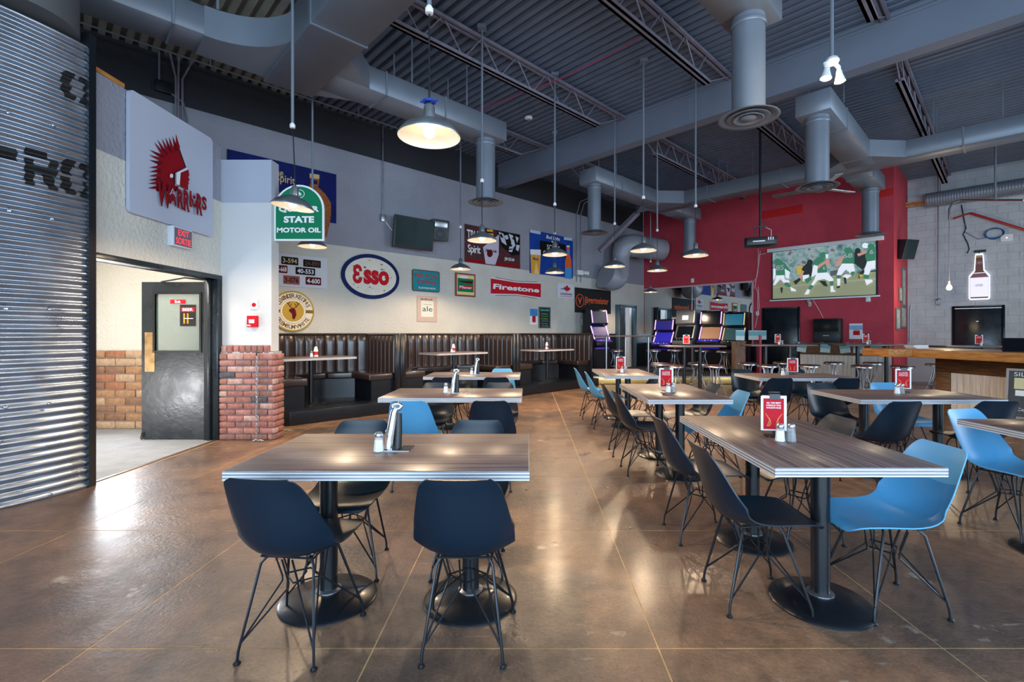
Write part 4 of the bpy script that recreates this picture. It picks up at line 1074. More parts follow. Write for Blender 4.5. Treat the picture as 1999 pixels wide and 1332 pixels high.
ps.polys([(Z((145,350),(1755,148),(1760,620),(150,860)), 0)], [gm], 'picture_stands')
ps.polys([(Z((150,800),(1758,640),(1758,1000),(150,1070)), 0), (Z((150,890),(1758,740),(1758,770),(150,905)), 1), (Z((1040,640),(1250,600),(1300,640),(1050,720)), 2)], [em('picture_grass', (146, 150, 118)), em('picture_grass_pale', (160, 164, 134)), em('picture_bench', (84, 92, 96))], 'picture_field')
G_, W_, K_, S_, Y_ = 0, 1, 2, 3, 4
pm = [em('picture_green', (62, 128, 98)), em('picture_white', (232, 234, 238), .9), em('picture_dark', (38, 46, 44)), em('picture_skin', (206, 150, 132)), em('picture_yellow', (206, 176, 60))]
def dsk(cx, cy, r, ry=None, n=14): return Z(*[(cx + r*math.cos(2*math.pi*i/n), cy + (ry or r)*math.sin(2*math.pi*i/n)) for i in range(n)])
def fig(name, lst): ps.polys(lst, pm, name)
fig('printed_player', [(Z((520,570),(620,550),(600,680),(530,690)), Y_), (Z((600,600),(690,500),(760,480),(770,640),(740,720),(620,700)), K_), (Z((560,740),(600,620),(640,640),(590,760)), S_), (Z((620,700),(720,690),(700,800),(620,790)), W_), (Z((470,800),(570,740),(590,770),(510,850)), K_), (dsk(730,500,45), K_), (Z((640,770),(740,720),(760,770),(680,830)), G_)])
fig('printed_player', [(Z((190,520),(280,470),(340,520),(380,590),(350,700),(210,710),(185,600)), G_), (dsk(225,490,52), G_), (Z((330,500),(400,590),(440,640),(390,660),(340,600)), G_), (Z((205,705),(330,700),(340,770),(400,780),(420,810),(330,830),(270,760),(190,850),(155,860),(190,770)), W_), (Z((330,820),(380,810),(440,870),(420,890),(340,870)), G_), (Z((420,880),(500,920),(520,950),(440,950)), W_), (Z((270,890),(310,890),(300,980),(280,970)), K_), (Z((160,600),(200,600),(190,740),(160,780)), W_), (Z((340,600),(420,650),(400,760),(350,740)), W_)])
fig('printed_player', [(Z((1280,350),(1400,320),(1470,400),(1430,530),(1240,530),(1230,400)), G_), (dsk(1330,310,66,42), G_), (Z((1240,380),(1260,440),(1180,560),(1140,570),(1120,540)), S_), (Z((1240,520),(1410,520),(1440,650),(1380,690),(1300,610),(1210,710),(1150,700),(1180,600)), W_), (Z((1150,700),(1220,700),(1215,750),(1150,750)), G_), (Z((1155,755),(1210,755),(1200,870),(1165,880)), W_), (Z((1150,880),(1200,860),(1200,900),(1150,905)), K_), (Z((1370,650),(1445,640),(1400,720),(1370,700)), G_), (Z((1290,690),(1390,700),(1310,760),(1240,720)), W_), (Z((1260,735),(1300,740),(1305,840),(1275,830)), K_)])
fig('printed_player', [(Z((1430,340),(1610,340),(1620,540),(1560,620),(1430,520)), K_), (dsk(1480,320,44), K_), (Z((1560,610),(1600,640),(1530,720),(1500,760),(1490,700)), K_), (Z((1500,690),(1560,690),(1540,730),(1510,730)), Y_), (Z((1470,370),(1640,310),(1640,350),(1490,410)), S_), (Z((1640,290),(1755,260),(1755,470),(1620,500),(1595,400)), G_), (dsk(1600,240,52,44), W_), (dsk(1690,250,55,40), G_), (Z((1630,490),(1755,470),(1755,600),(1690,610),(1650,700),(1580,690),(1590,600)), W_), (Z((1580,690),(1660,700),(1650,760),(1570,750)), G_), (Z((1590,770),(1700,770),(1720,800),(1620,860)), W_)])
fig('printed_player', [(Z((800,470),(900,410),(990,480),(1000,660),(870,670),(800,560)), G_), (dsk(950,390,68,50), G_), (Z((980,370),(1025,380),(1015,440),(985,440)), W_), (Z((840,560),(980,470),(1000,500),(860,610)), S_), (Z((800,540),(860,560),(850,680),(760,740),(780,600)), W_), (dsk(1010,505,36,58), S_), (Z((840,670),(1010,660),(1100,760),(1110,790),(1040,800),(960,760),(860,780),(790,870),(755,850),(810,760)), W_), (Z((1040,800),(1110,790),(1100,860),(1060,870)), G_), (Z((1060,870),(1100,870),(1110,930),(1145,960),(1060,965)), W_), (Z((750,850),(800,870),(750,930),(710,910)), G_), (Z((700,920),(740,930),(720,1000),(650,1005)), W_), (Z((880,790),(980,790),(1020,880),(960,870)), K_)])
def stext(s, body, px, py, wpx, hpx, mat, bold=.03, **k):
    l = s.loc(px-wpx/2, py); r_ = s.loc(px+wpx/2, py); t_ = s.loc(px, py-hpx/2); b2 = s.loc(px, py+hpx/2)
    return s.text(body, (l[0]+r_[0])/s.w, (t_[1]+b2[1])/s.h, (r_[0]-l[0])/s.w*2, (t_[1]-b2[1])/s.h*2, mat, bold, **k)
stext(ps, '85', *zx(272, 586), 16, 10, mPAPER); stext(ps, '68', *zx(1330, 398), 19, 9, mPAPER); stext(ps, '6', *zx(1700, 340), 8, 9, mPAPER); stext(ps, '6', *zx(960, 590), 5, 7, mPAPER)
z_, w_, h_ = ps.z(), ps.w, ps.h
MB().box((-w_/2-.12, h_/2, -.04), (w_/2+.12, h_/2+.10, .06)).build('roller_case', mPAPER, ps.o, bevel=.01)
MB().box((-w_/2-.06, -h_/2-.04, -.01), (w_/2+.04, -h_/2, .03)).build('bottom_bar', mPAPER, ps.o, bevel=.004)

# projector on its pole
pd = 9.6
pj = thing('projector', 'black projector hanging on a pole before the red wall', 'projector', None, T(px_xy(1484, pd), pd, 0, r44 + 22))
zz = H - (474-CY)/F*pd
MB().prism(rrect(-.29, .29, -.19, .19, .05), zz-.07, zz+.085).build('case', mBLACK, pj, bevel=.012)
for i in range(3): MB().box((.13+.04*i, -.194, zz+.01), (.15+.04*i, -.188, zz+.07)).build('vent', mSTEEL, pj)
MB().box((-.14, -.194, zz-.01), (.08, -.189, zz+.012)).build('lettering_strip', mSTEEL, pj)
MB().lathe([(0, 0), (.05, 0), (.055, .03), (.04, .035), (0, .03)], 20, 0, T(.0, .19, zz) @ Matrix.Rotation(-math.pi/2, 4, 'X')).build('lens', mBLKMET, pj)
MB().cyl((0, 0, zz+.085), (0, 0, ZC), .022, None, 12).build('pole', mBLKMET, pj)
MB().box((-.12, -.02, zz+.30), (.12, .02, zz+.33)).build('cross_arm', mBLKMET, pj)
MB().tube([(-.10, 0, zz+.30), (-.11, 0, zz+.18), (-.08, 0, zz+.09)], .008, 6).build('stay', mBLKMET, pj); MB().tube([(.10, 0, zz+.30), (.2, 0, zz+.24), (.2, 0, zz+.12)], .005, 6).build('cable', mPAPER, pj)

# ------------------------------------------------------------------ signs
mNAVY = M('navy_print', (20, 30, 92), .35, var=.25, vscale=4); mGREEN = M('green_enamel', (22, 120, 84), .3); mREDE = M('red_enamel', (196, 26, 40), .3)
mCRM = M('cream_enamel', (226, 220, 204), .35, var=.05, vscale=6); mBLUE2 = M('blue_print', (26, 66, 150), .4, var=.2, vscale=4); mTEAL = M('teal_enamel', (36, 140, 150), .4, var=.12, vscale=8)
mBRN = M('brown_print', (150, 90, 50), .5, var=.3, vscale=18); mTAN = M('tan_print', (206, 180, 130), .5); mGOLDP = M('gold_print', (188, 152, 62), .4); mMAROON = M('maroon_print', (96, 14, 22), .5)
mORG = M('orange_lettering', (232, 100, 52), .5); mAMB = M('amber_print', (226, 164, 56), .4); mBLKP = M('black_print', (18, 18, 20), .5); mLILAC = M('lilac_print', (186, 160, 196), .5); mDKRED = M('dark_red_print', (140, 14, 26), .45)
mRUST = M('rust_print', (110, 70, 50), .7, var=.3, vscale=20); mTERRA = M('terracotta_frame', (150, 58, 40), .5)

# white board with the red head emblem on the entry wall
wsn = Sign(EW, 246, 410, 172, 414, 'emblem_sign', 'large white sign with a red feathered head emblem above the entry door', 'sign', M('white_sign_board', (184, 188, 204), .45), .035, .01, lambda w, h: rrect(-w/2, w/2, -h/2, h/2, .05))
zw = lambda x, y: (230 + x*200/807, 160 + y*330/1332)
def Zw(*pts): return [zw(*p) for p in pts]
spk = [((455,410),(470,505)), ((428,425),(455,525)), ((400,432),(425,530)), ((372,438),(405,540)), ((342,445),(385,550)), ((307,455),(365,560)), ((280,475),(350,570)), ((243,535),(335,585)), ((237,575),(328,610)), ((240,615),(322,640)), ((236,675),(318,670)), ((236,708),(312,700)), ((233,742),(310,735)), ((230,775),(308,765)), ((226,800),(305,795)), ((220,837),(300,830))]
pts = [(468,500)]
body = [(468,500),(528,670),(440,715),(440,815),(470,820),(450,860),(300,860)]
wsn.poly(Zw(*[(x+10, y+3) for x, y in body] + [(308,780),(312,650),(335,580),(380,535)][::1]), mBLKP, 'emblem_shadow')
lst = [(Zw(*body, (305,800),(312,640),(335,582),(385,535),(430,510)), 0)]
for i, (tip, base) in enumerate(spk):
    d_ = Vector((base[0]-tip[0], base[1]-tip[1])); n_ = Vector((-d_.y, d_.x)).normalized() * 17; e_ = Vector(base) + d_*.18
    lst.append((Zw(tip, tuple(e_ + n_), tuple(e_ - n_)), 1 if i % 2 else 0))
lst += [(Zw((480,715),(540,690),(548,735),(540,750),(550,770),(540,785),(545,800),(538,812),(538,855),(470,820)), 0),
        (Zw((445,715),(530,680),(536,690),(478,716),(470,815),(445,805)), 2), (Zw(*[(405+13*math.cos(a), 740+17*math.sin(a)) for a in [i*.524 for i in range(12)]]), 2)]
wsn.polys(lst, [mDKRED, M('emblem_deep_red', (104, 10, 24), .45), M('emblem_white', (228, 228, 232), .45)], 'emblem')
wv2 = lambda x, y: (x, y*(1.0 + .25*math.sin(x*9)))
for i, (ch, x, y, w, h) in enumerate((('W', 345, 885, 110, 200), ('A', 410, 900, 56, 125), ('R', 468, 920, 50, 150), ('R', 515, 935, 46, 165), ('I', 545, 920, 12, 125), ('O', 573, 935, 40, 100), ('R', 612, 965, 44, 165), ('S', 648, 955, 36, 105))):
    p_ = zw(x, y); stext(wsn, ch, p_[0]+.8, p_[1]+.8, w*.25*1.05, h*.248, mBLKP, .05); stext(wsn, ch, p_[0], p_[1], w*.25, h*.248, mDKRED, .03, name='letter')
    stext(wsn, ch, p_[0], p_[1]-h*.062, w*.25*.9, h*.248*.45, mLILAC, .0, name='letter_highlight') if ch in 'AO' else None
# exit sign
ex = thing('exit_sign', 'small lit exit box with red letters above the entry door', 'sign', None, EW.mx(*[(EW.at(326, 440)[0]+EW.hit(364))/2, (EW.at(326, 440)[1]+EW.at(326, 479)[1])/2]))
ew, eh = (EW.hit(364) - EW.hit(326)), EW.at(326, 440)[1] - EW.at(326, 479)[1]
MB().box((-ew/2, -eh/2, 0), (ew/2, eh/2, .07)).build('housing', M('grey_white_housing', (210, 214, 222), .45), ex, bevel=.006)
fc = MB().box((-ew/2+.015, -eh/2+.015, .07), (ew/2-.015, eh/2-.015, .073)).build('face', M('exit_face', (120, 96, 112), .4), ex)
eRD = emis('exit_red_light', (255, 54, 60), .85); mb = MB(); text(mb, 'EXIT', 0, eh*.22, ew*.55, eh*.30, .0745, 0, .0); mb.build('lettering', eRD, ex); mb = MB(); text(mb, 'SORTIE', 0, -eh*.2, ew*.78, eh*.32, .0745, 0, .0)
mb.build('lettering', eRD, ex)
# alarm pull station and button on the pillar
f6 = FR(6.085)
al = Sign(f6, 486, 505, 617, 639, 'alarm_pull', 'red fire alarm pull box on the white pillar', 'alarm', mREDE, .05, .005, None, None, .006)
al.rect(-.55, .55, -.3, .35, mPAPER, 'white_label'); al.rect(-.9, -.2, -.8, -.6, mPAPER, 'pull_bar')
al2 = Sign(f6, 491, 503, 587, 604, 'door_button', 'white plate with round red button above the fire alarm box', 'button', mPAPER, .012, .004)
MB().lathe([(0, .012), (.026, .012), (.026, .02), (.018, .03), (0, .03)], 18).build('button', mREDE, al2.o)
# chain on the brick pier
ch = thing('chain', 'steel chain hanging down the brick pier to a small pile', 'chain', None, T(0, 5.985))
lk = MB().tube([(.010*math.cos(a), 0, .019*math.sin(a)) for a in [2*math.pi*i/12 for i in range(12)]], .0035, 6, 0, True).mesh('chain_link', mSTEEL)
xc = px_xy(502, 5.985); zt0 = H-(694-CY)/F*5.985; i = 0; zz = zt0
while zz > .06:
    link('chain_link', lk, ch, Matrix.Translation((xc + .004*math.sin(i*.7), -.012, zz)) @ Matrix.Rotation(math.pi/2*(i % 2), 4, 'Z')); zz -= .028; i += 1
for i in range(16): link('chain_link', lk, ch, Matrix.Translation((xc + rnd.uniform(-.03, .10), -.03 + rnd.uniform(-.04, .01), .012 + .012*rnd.random())) @ Matrix.Rotation(math.pi/2, 4, 'X') @ Matrix.Rotation(rnd.uniform(0, 3), 4, 'Y'))
MB().tube([(xc, .03, zt0+.03), (xc, -.015, zt0+.035), (xc, -.02, zt0+.01), (xc, -.01, zt0)], .007, 8).build('wall_hook', mBLKMET, ch)

# green arched oil sign on the pillar edge
qs = Sign(FR(6.185), 537, 634, 362, 471, 'oil_sign', 'green arched oil sign with white letters sticking out from the pillar', 'sign', mPAPER, .025, 0.0,
          lambda w, h: [(-w/2, -h/2), (w/2, -h/2)] + [(w/2*math.cos(math.radians(a)), h/2 - w/2*.98 + w/2*.98*math.sin(math.radians(a))) for a in range(0, 181, 10)])
w_, h_ = qs.w - .045, qs.h - .045
qs.poly([(-w_/2, -h_/2), (w_/2, -h_/2)] + [(w_/2*math.cos(math.radians(a)), h_/2 - w_/2*.98 + w_/2*.98*math.sin(math.radians(a))) for a in range(0, 181, 10)], mGREEN, 'green_field', px=False)
qs.text('QUAKER', 0, .12, 1.62, .24, mPAPER, .05); qs.text('STATE', .0, -.24, 1.22, .24, mPAPER, .05); qs.text('MOTOR OIL', 0, -.62, 1.76, .18, mPAPER, .04)
mb = MB(); zq = qs.z(); c0 = (0, qs.h*.335)
ring = disc(c0[0], c0[1], .075, .058); mb.prism(ring, zq-.0008, zq, 0); qs.z(); mb.prism(disc(c0[0], c0[1], .068, .051), zq, zq+.0008, 1); mb.prism([(c0[0]-.04, c0[1]-.01), (c0[0]+.04, c0[1]-.01), (c0[0]+.02, c0[1]+.012), (c0[0], c0[1]+.035), (c0[0]-.02, c0[1]+.012)], zq+.001, zq+.002, 0)
text(mb, 'QUAKER', c0[0], c0[1]-.022, .07, .014, zq+.0022, 0, .02); mb.build('crest', [mPAPER, mGREEN], qs.o)
MB().box((-qs.w/2-.06, -qs.h*.42, .0), (-qs.w/2, qs.h*.10, .02)).build('bracket', mSTEEL, qs.o)

# posters and signs on the long sign wall
def board(*a, **k): return Sign(SW, *a, **k)
bp = board(443, 656, 291, 402, 'spirit_poster', 'dark blue poster with a gold bottle behind the pillar', 'poster', mNAVY, .012, .01)
fz = lambda x, y: (520 + x*480/1998, 180 + y*320/1332)
bp.polys([([fz(355,665),fz(430,675),fz(428,740),fz(420,770),fz(480,830),fz(525,900),fz(525,1010),fz(490,1180),fz(400,1180),fz(330,800),fz(360,740)], 0),
          ([fz(352,660),fz(430,672),fz(430,706),fz(352,696)], 1), ([fz(372,712),fz(414,718),fz(412,752),fz(372,746)], 2), ([fz(60,800),fz(150,830),fz(110,1000),fz(60,960)], 0)], [mBRN, mTAN, mNAVY], 'printed_bottle')
stext(bp, 'The', 541, 336, 24, 16, mTAN, .01); stext(bp, 'Spirit', 557, 352, 38, 20, mTAN, .01)
lp = board(540, 638, 494, 558, 'plate_board', 'white board with seven old number plates above the round beer sign', 'board', M('plate_backing', (208, 208, 214), .5), .02, .006)
for tx, px, py, w, h, m, tm in (('3-594', 565.6, 509.5, 33, 15, mBLKP, mTAN), ('24-893', 609, 515, 34, 14, mBLKP, mRUST), ('4-668', 550, 525.5, 22, 15, mMAROON, mPAPER), ('40-553', 596, 530, 38, 14, mBLKP, mPAPER), ('3-076', 568.8, 547, 32, 17, mTERRA, mBLKP), ('4-600', 611.6, 549, 30, 15, mMAROON, mPAPER)):
    l = lp.loc(px-w/2, py); r_ = lp.loc(px+w/2, py); a_ = lp.loc(px, py-h/2); b2 = lp.loc(px, py+h/2)
    pw, phh = r_[0]-l[0], a_[1]-b2[1]; cx_, cy2 = (l[0]+r_[0])/2, (a_[1]+b2[1])/2
    p_ = MB().prism(rrect(-pw/2, pw/2, -phh/2, phh/2, .012, 3), .02, .026).build('number_plate', m, lp.o, Matrix.Translation((cx_, cy2, 0)))
    mb = MB(); text(mb, tx, 0, 0, pw*.84, phh*.62, .0268, 0, .02); mb.build('plate_lettering', tm, p_)
kr = board(535, 605, 566, 648, 'round_beer_sign', 'round gold and white beer sign with a stag, beside the pillar', 'sign', mGOLDP, .04, .006)
D.objects.remove(kr.o); ra = kr.h/2
kr.o = tag(MB().lathe([(0, 0), (ra, 0), (ra, .03), (ra-.015, .04), (0, .04)], 48).build('round_beer_sign', mGOLDP, None, SW.mx(kr.uc, kr.zc, .006)), 'round gold and white beer sign with a stag, beside the pillar', 'sign')
mb = MB(); z1 = .0412; n = 48
for i, (r0, r1, mi) in enumerate(((.60*ra, .92*ra, 1), (.50*ra, .58*ra, 1))):
    o = [(r1*math.cos(2*math.pi*j/n), r1*math.sin(2*math.pi*j/n), z1) for j in range(n)]; q = [(r0*math.cos(2*math.pi*j/n), r0*math.sin(2*math.pi*j/n), z1) for j in range(n)]
    mb.add(o+q, [(j, (j+1) % n, n+(j+1) % n, n+j) for j in range(n)], mi)
for sg in (-1, 1): mb.prism([(sg*.58*ra, -.08*ra), (sg*.95*ra, -.08*ra), (sg*.95*ra, .08*ra), (sg*.58*ra, .08*ra)], z1, z1+.001, 0); 
mb.build('ring_print', [M('dark_gold_print', (132, 100, 38), .4), mCRM], kr.o)
mb = MB(); arc_text(mb, "ALEXANDER KEITH'S", 0, 0, .755*ra, 162, 18, .20*ra, .0435); mb.build('lettering', M('dark_gold_letters', (120, 92, 40), .4), kr.o); mb = MB(); arc_text(mb, 'PREMIUM WHITE', 0, 0, .76*ra, 205, 335, .19*ra, .0435, inward=True); mb.build('lettering', M('dark_gold_lettering', (120, 92, 40), .4), kr.o)
mb = MB(); k = ra*.5
mb.prism([(x*k, y*k) for x, y in ((-.35,.20),(-.12,.30),(.10,.26),(.22,.10),(.30,-.35),(.10,-.80),(-.08,-.70),(-.12,-.25),(-.40,.02))], z1+.001, z1+.003)
for sg in (-1, 1):
    mb.tube([(0, .26*k, z1+.002), (sg*.30*k, .45*k, z1+.002), (sg*.45*k, .70*k, z1+.002), (sg*.30*k, .95*k, z1+.002)], .035*k, 6); mb.tube([(sg*.30*k, .45*k, z1+.002), (sg*.12*k, .75*k, z1+.002)], .03*k, 6); mb.tube([(sg*.42*k, .62*k, z1+.002), (sg*.62*k, .85*k, z1+.002)], .03*k, 6)
mb.build('stag_print', mMAROON, kr.o)
es = board(670, 782, 501, 575, 'oval_sign', 'big worn oval sign with red letters and a navy rim', 'sign', M('worn_navy_enamel', (22, 34, 84), .35, var=.2, vscale=9), .03, .006)
D.objects.remove(es.o)
ec = SW.at(726, 540.5, .006); eu = (SW.hit(782)-SW.hit(670))/2; ez = (584-497)/2/F*SW.dep(726)
es.uc, es.zc, es.w, es.h, es.lv = ec[0]-.02, ec[1], eu*2, ez*2, 0
es.o = tag(MB().prism(disc(0, 0, eu, ez, 56), 0, .03).build('oval_sign', M('navy_enamel', (24, 36, 88), .35, var=.25, vscale=9), None, SW.mx(es.uc, es.zc, .006)), 'big worn oval sign with red letters and a navy rim', 'sign')
es.poly(disc(0, 0, eu*.885, ez*.83, 56), mCRM, 'cream_field', px=False)
es.text('\u0190', -.48, .06, .32, .84, mREDE, .05); es.text('sso', .17, -.03, .90, .66, mREDE, .05)
mb = MB(); zq = es.z()
for _ in range(16):
    a_ = rnd.uniform(0, 6.28); r_ = rnd.uniform(.5, .95); s_ = rnd.uniform(.008, .022); x, y = math.cos(a_)*r_*eu*.85, math.sin(a_)*r_*ez*.8; mb.prism(disc(x, y, s_*1.4, s_*.6, 6), zq-.0008, zq)
mb.build('chips', mRUST, es.o)
rr = board(804, 858, 525, 568, 'coffee_sign', 'teal rusted tin sign with red letters right of the oval sign', 'sign', mRUST, .012, .006, lambda w, h: rrect(-w/2, w/2, -h/2, h/2, .05))
rr.poly(rrect(-rr.w/2+.02, rr.w/2-.02, -rr.h/2+.02, rr.h/2-.02, .04), mTEAL, 'teal_field', px=False)
rr.text('RED ROSE', 0, .48, 1.62, .34, mREDE, .02); rr.text('COFFEE', .05, -.12, 1.3, .34, mREDE, .02); rr.text('FLAVOUR RICH', .05, -.66, 1.2, .16, mPAPER, .02)
al_ = board(814, 853, 577, 628, 'ale_poster', 'small beige ale poster below the teal tin sign', 'poster', M('pink_beige_print', (196, 172, 160), .6), .01, .006)
al_.rect(-.62, .62, -.62, .62, M('pale_green_print', (214, 220, 206), .6)); al_.text('BigRock', -.05, .72, 1.2, .16, mBLKP, .02); al_.text('ale', 0, .0, 1.0, .40, M('navy_lettering', (40, 50, 80), .5), .0); al_.text('TRADITIONAL', 0, .34, .9, .07, mRUST)
pi_ = board(888, 927, 532, 578, 'framed_beer_sign', 'small green beer sign in a red brown frame', 'sign', mTERRA, .025, .006)
pi_.rect(-.86, .86, -.86, .86, M('pale_yellow_print', (226, 214, 150), .5)); pi_.rect(-.80, .80, -.60, .55, mGREEN)
pi_.polys([(disc(-.1*pi_.w, .33*pi_.h, .22*pi_.w, .06*pi_.h), 0), ([(-.38*pi_.w, .16*pi_.h), (.38*pi_.w, .2*pi_.h), (.3*pi_.w, .06*pi_.h), (-.2*pi_.w, .1*pi_.h)], 1)], [mPAPER, mMAROON], 'landscape_print', px=False)
pi_.polys([([(-.33*pi_.w, -.20*pi_.h), (.36*pi_.w, -.16*pi_.h), (.33*pi_.w, -.02*pi_.h), (-.36*pi_.w, -.05*pi_.h)], 0)], [mREDE], 'name_band', px=False); pi_.text('Pilsner', 0, -.21, 1.25, .22, mPAPER, .02)
tb = board(907, 1015, 437, 511, 'whiskey_banner', 'dark red banner with bold white letters and a pouring glass', 'banner', M('banner_black_red', (70, 14, 26), .55, var=.5, vscale=3), .008, .012)
gz = lambda x, y: (900 + x*300/1816, 425 + y*220/1332)
tb.polys([([gz(45,480),gz(700,560),gz(700,597),gz(45,520)], 0), ([gz(420,150),gz(690,200),gz(690,440),gz(600,450),gz(470,330)], 1),
          ([gz(440,165),gz(500,190),gz(540,330),gz(480,290)], 2), ([gz(560,190),gz(610,210),gz(640,330),gz(600,380),gz(590,280)], 2), ([gz(570,340),gz(620,350),gz(600,410),gz(560,400)], 2), ([gz(640,220),gz(680,240),gz(660,300)], 2), ([gz(450,200),gz(475,190),gz(500,240),gz(470,235)], 1), ([gz(505,215),gz(545,205),gz(560,250),gz(530,262)], 2), ([gz(548,330),gz(600,322),gz(606,336),gz(552,348)], 1), ([gz(560,372),gz(604,366),gz(606,378),gz(562,386)], 1), ([gz(650,320),gz(690,330),gz(672,400),gz(645,380)], 2), ([gz(600,235),gz(625,240),gz(622,262),gz(604,256)], 1),
          ([gz(255,350),gz(445,200),gz(440,440),gz(400,560),gz(285,545)], 3), ([gz(300,140),gz(370,140),gz(380,230),gz(310,225)], 4), ([gz(298,165),gz(372,172),gz(372,190),gz(298,183)], 1), (disc_ := [gz(335+35*math.cos(i*.524), 425+45*math.sin(i*.524)) for i in range(12)], 5)],
         [mDKRED, mBLKP, M('pale_grey_print', (200, 204, 216), .5), M('glass_print', (196, 190, 204), .5), mAMB, mMAROON], 'banner_art')
stext(tb, 'TRUE', 924, 461, 27, 21, mPAPER, .01, space=.95); stext(tb, 'Spirit', 924.5, 489, 25, 20, mPAPER, .01, space=.9); stext(tb, 'JIM BEAM', 957, 491, 22, 7, mMAROON, .01); stext(tb, 'JIM BEAM', 993, 507.5, 19, 8, mPAPER, .01)
bl = board(1034, 1118, 448, 533, 'beer_banner', 'blue banner with beer glass and bottle beyond the whiskey banner', 'banner', mBLUE2, .008, .012)
bl.polys([([gz(815,140),gz(940,165),gz(940,200),gz(815,175)], 3), ([gz(1215,228),gz(1315,245),gz(1315,275),gz(1215,262)], 3), ([gz(930,270),gz(1235,320),gz(1235,470),gz(930,440)], 4),
          ([gz(820,430),gz(940,440),gz(928,672),gz(828,660)], 0), ([gz(815,375),gz(940,380),gz(942,445),gz(818,435)], 1), ([gz(860,660),gz(885,520),gz(920,670)], 5),
          ([gz(1246,330),gz(1280,330),gz(1282,430),gz(1302,520),gz(1305,728),gz(1225,718),gz(1228,520),gz(1248,430)], 2), ([gz(1246,330),gz(1280,330),gz(1280,350),gz(1246,350)], 1), ([gz(1228,590),gz(1304,600),gz(1305,728),gz(1225,718)], 6), ([gz(1247,390),gz(1281,392),gz(1282,435),gz(1247,432)], 6),
          ([gz(1060,285),gz(1075,272),gz(1100,290),gz(1145,328),gz(1090,312)], 7)],
         [mAMB, mPAPER, mORG, M('silver_print', (190, 200, 214), .5), mBLKP, M('pale_amber', (240, 204, 130), .4), M('light_blue_print', (70, 150, 214), .4), M('lime_print', (190, 200, 90), .5)], 'banner_art')
stext(bl, 'Bud Light', 1079, 466, 27, 9, mPAPER, .02, shear=.2); stext(bl, 'SCORE', 1079.5, 484.5, 25, 10, mPAPER, .0); stext(bl, 'ON', 1067, 495, 15, 10, mPAPER, .0); stext(bl, 'Bud', 1045, 505.5, 10, 5, mBLUE2, .02)
fs = board(956, 1056, 539, 578, 'tyre_sign', 'red tyre sign with white blackletter name in a bow tie shape', 'sign', M('white_sign_metal', (222, 214, 218), .4), .015, .006, lambda w, h: [(-w/2, -h/2+.02), (0, -h/2+.10*h), (w/2, -h/2+.02), (w/2, h/2-.02), (0, h/2-.10*h), (-w/2, h/2-.02)])
fs.h = fs.h; w_, h_ = fs.w, fs.h
fs.polys([([(-.49*w_, -.38*h_), (0, -.30*h_), (.49*w_, -.38*h_), (.49*w_, .38*h_), (0, .30*h_), (-.49*w_, .38*h_)], 0)], [mREDE], 'red_field', px=False)
mb = MB()
for sg in (-1, 1):
    zq = fs.z(); mb.tube([(-.40*w_, sg*.45*h_, zq), (0, sg*.37*h_, zq), (.40*w_, sg*.45*h_, zq)], .006, 5)
mb.build('border_line', mMAROON, fs.o)
fs.text('Firestone', 0, 0, 1.80, .54, mPAPER, .035, .05)
ca = board(1087, 1118, 553, 582, 'leaf_sign', 'square white beer sign with a red maple leaf', 'sign', M('silver_white_sign', (214, 216, 222), .35), .03, .006)
lf = [(0,.46),(.08,.30),(.17,.34),(.14,.12),(.25,.22),(.29,.14),(.40,.16),(.34,.02),(.40,-.04),(.18,-.20),(.20,-.28),(.02,-.25),(.02,-.44),(-.02,-.44),(-.02,-.25),(-.20,-.28),(-.18,-.20),(-.40,-.04),(-.34,.02),(-.40,.16),(-.29,.14),(-.25,.22),(-.14,.12),(-.17,.34),(-.08,.30)]
ca.poly([(.08*ca.w + x*ca.w*.55, .18*ca.h + y*ca.h*.58) for x, y in lf], mREDE, 'maple_leaf', px=False); ca.rect(-.6, .1, .22, .34, mBLUE2, 'blue_bar'); ca.text('CANADIAN', .05, -.38, 1.5, .30, mNAVY, .02); ca.rect(-.7, .8, -.74, -.68, mREDE, 'red_line')
ja = board(1122, 1192, 561, 610, 'black_banner', 'black cloth banner with orange blackletter name near the corner', 'banner', M('black_cloth', (18, 18, 20), .8), .008, .01)
stext(ja, 'J\u00e4germei\u017fter', 1164.5, 589, 47, 17, mORG, .02, .05) if False else stext(ja, 'J\u00e4germeister', 1164.5, 589, 47, 17, mORG, .02)
cxj, cyj = ja.loc(1132, 587); mb = MB(); zq = ja.z(); mb.tube([(cxj + .19*math.cos(i*.209), cyj + .19*math.sin(i*.209), zq) for i in range(30)], .014, 5, 0, True); mb.prism([(cxj-.10, cyj+.10), (cxj, cyj-.12), (cxj+.10, cyj+.10), (cxj+.06, cyj+.10), (cxj, cyj-.02), (cxj-.06, cyj+.10)], zq-.001, zq); mb.build('stag_emblem', mORG, ja.o)
sp = board(1034, 1049, 603, 634, 'sky_poster', 'small poster of blue sky and red cups left of the chalkboard', 'poster', mPAPER, .008, .006)
sp.rect(-1, 1, .1, 1, M('sky_blue_print', (70, 140, 200), .5, var=.2, vscale=6)); sp.rect(-.4, .5, -.7, .1, mREDE)
cb = board(1051, 1074, 599, 641, 'chalkboard', 'narrow chalkboard with green and pink writing right of the sky poster', 'board', M('grey_frame', (120, 124, 130), .5), .02, .006)
cb.rect(-.88, .88, -.94, .94, M('chalkboard_green_black', (24, 32, 34), .7)); mT = M('mint_chalk', (60, 190, 150), .7); mL = M('lime_chalk', (150, 200, 60), .7); mPk = M('pink_chalk', (200, 90, 160), .7)
cb.text('Specials', 0, .70, 1.5, .26, mT, .03, .2)
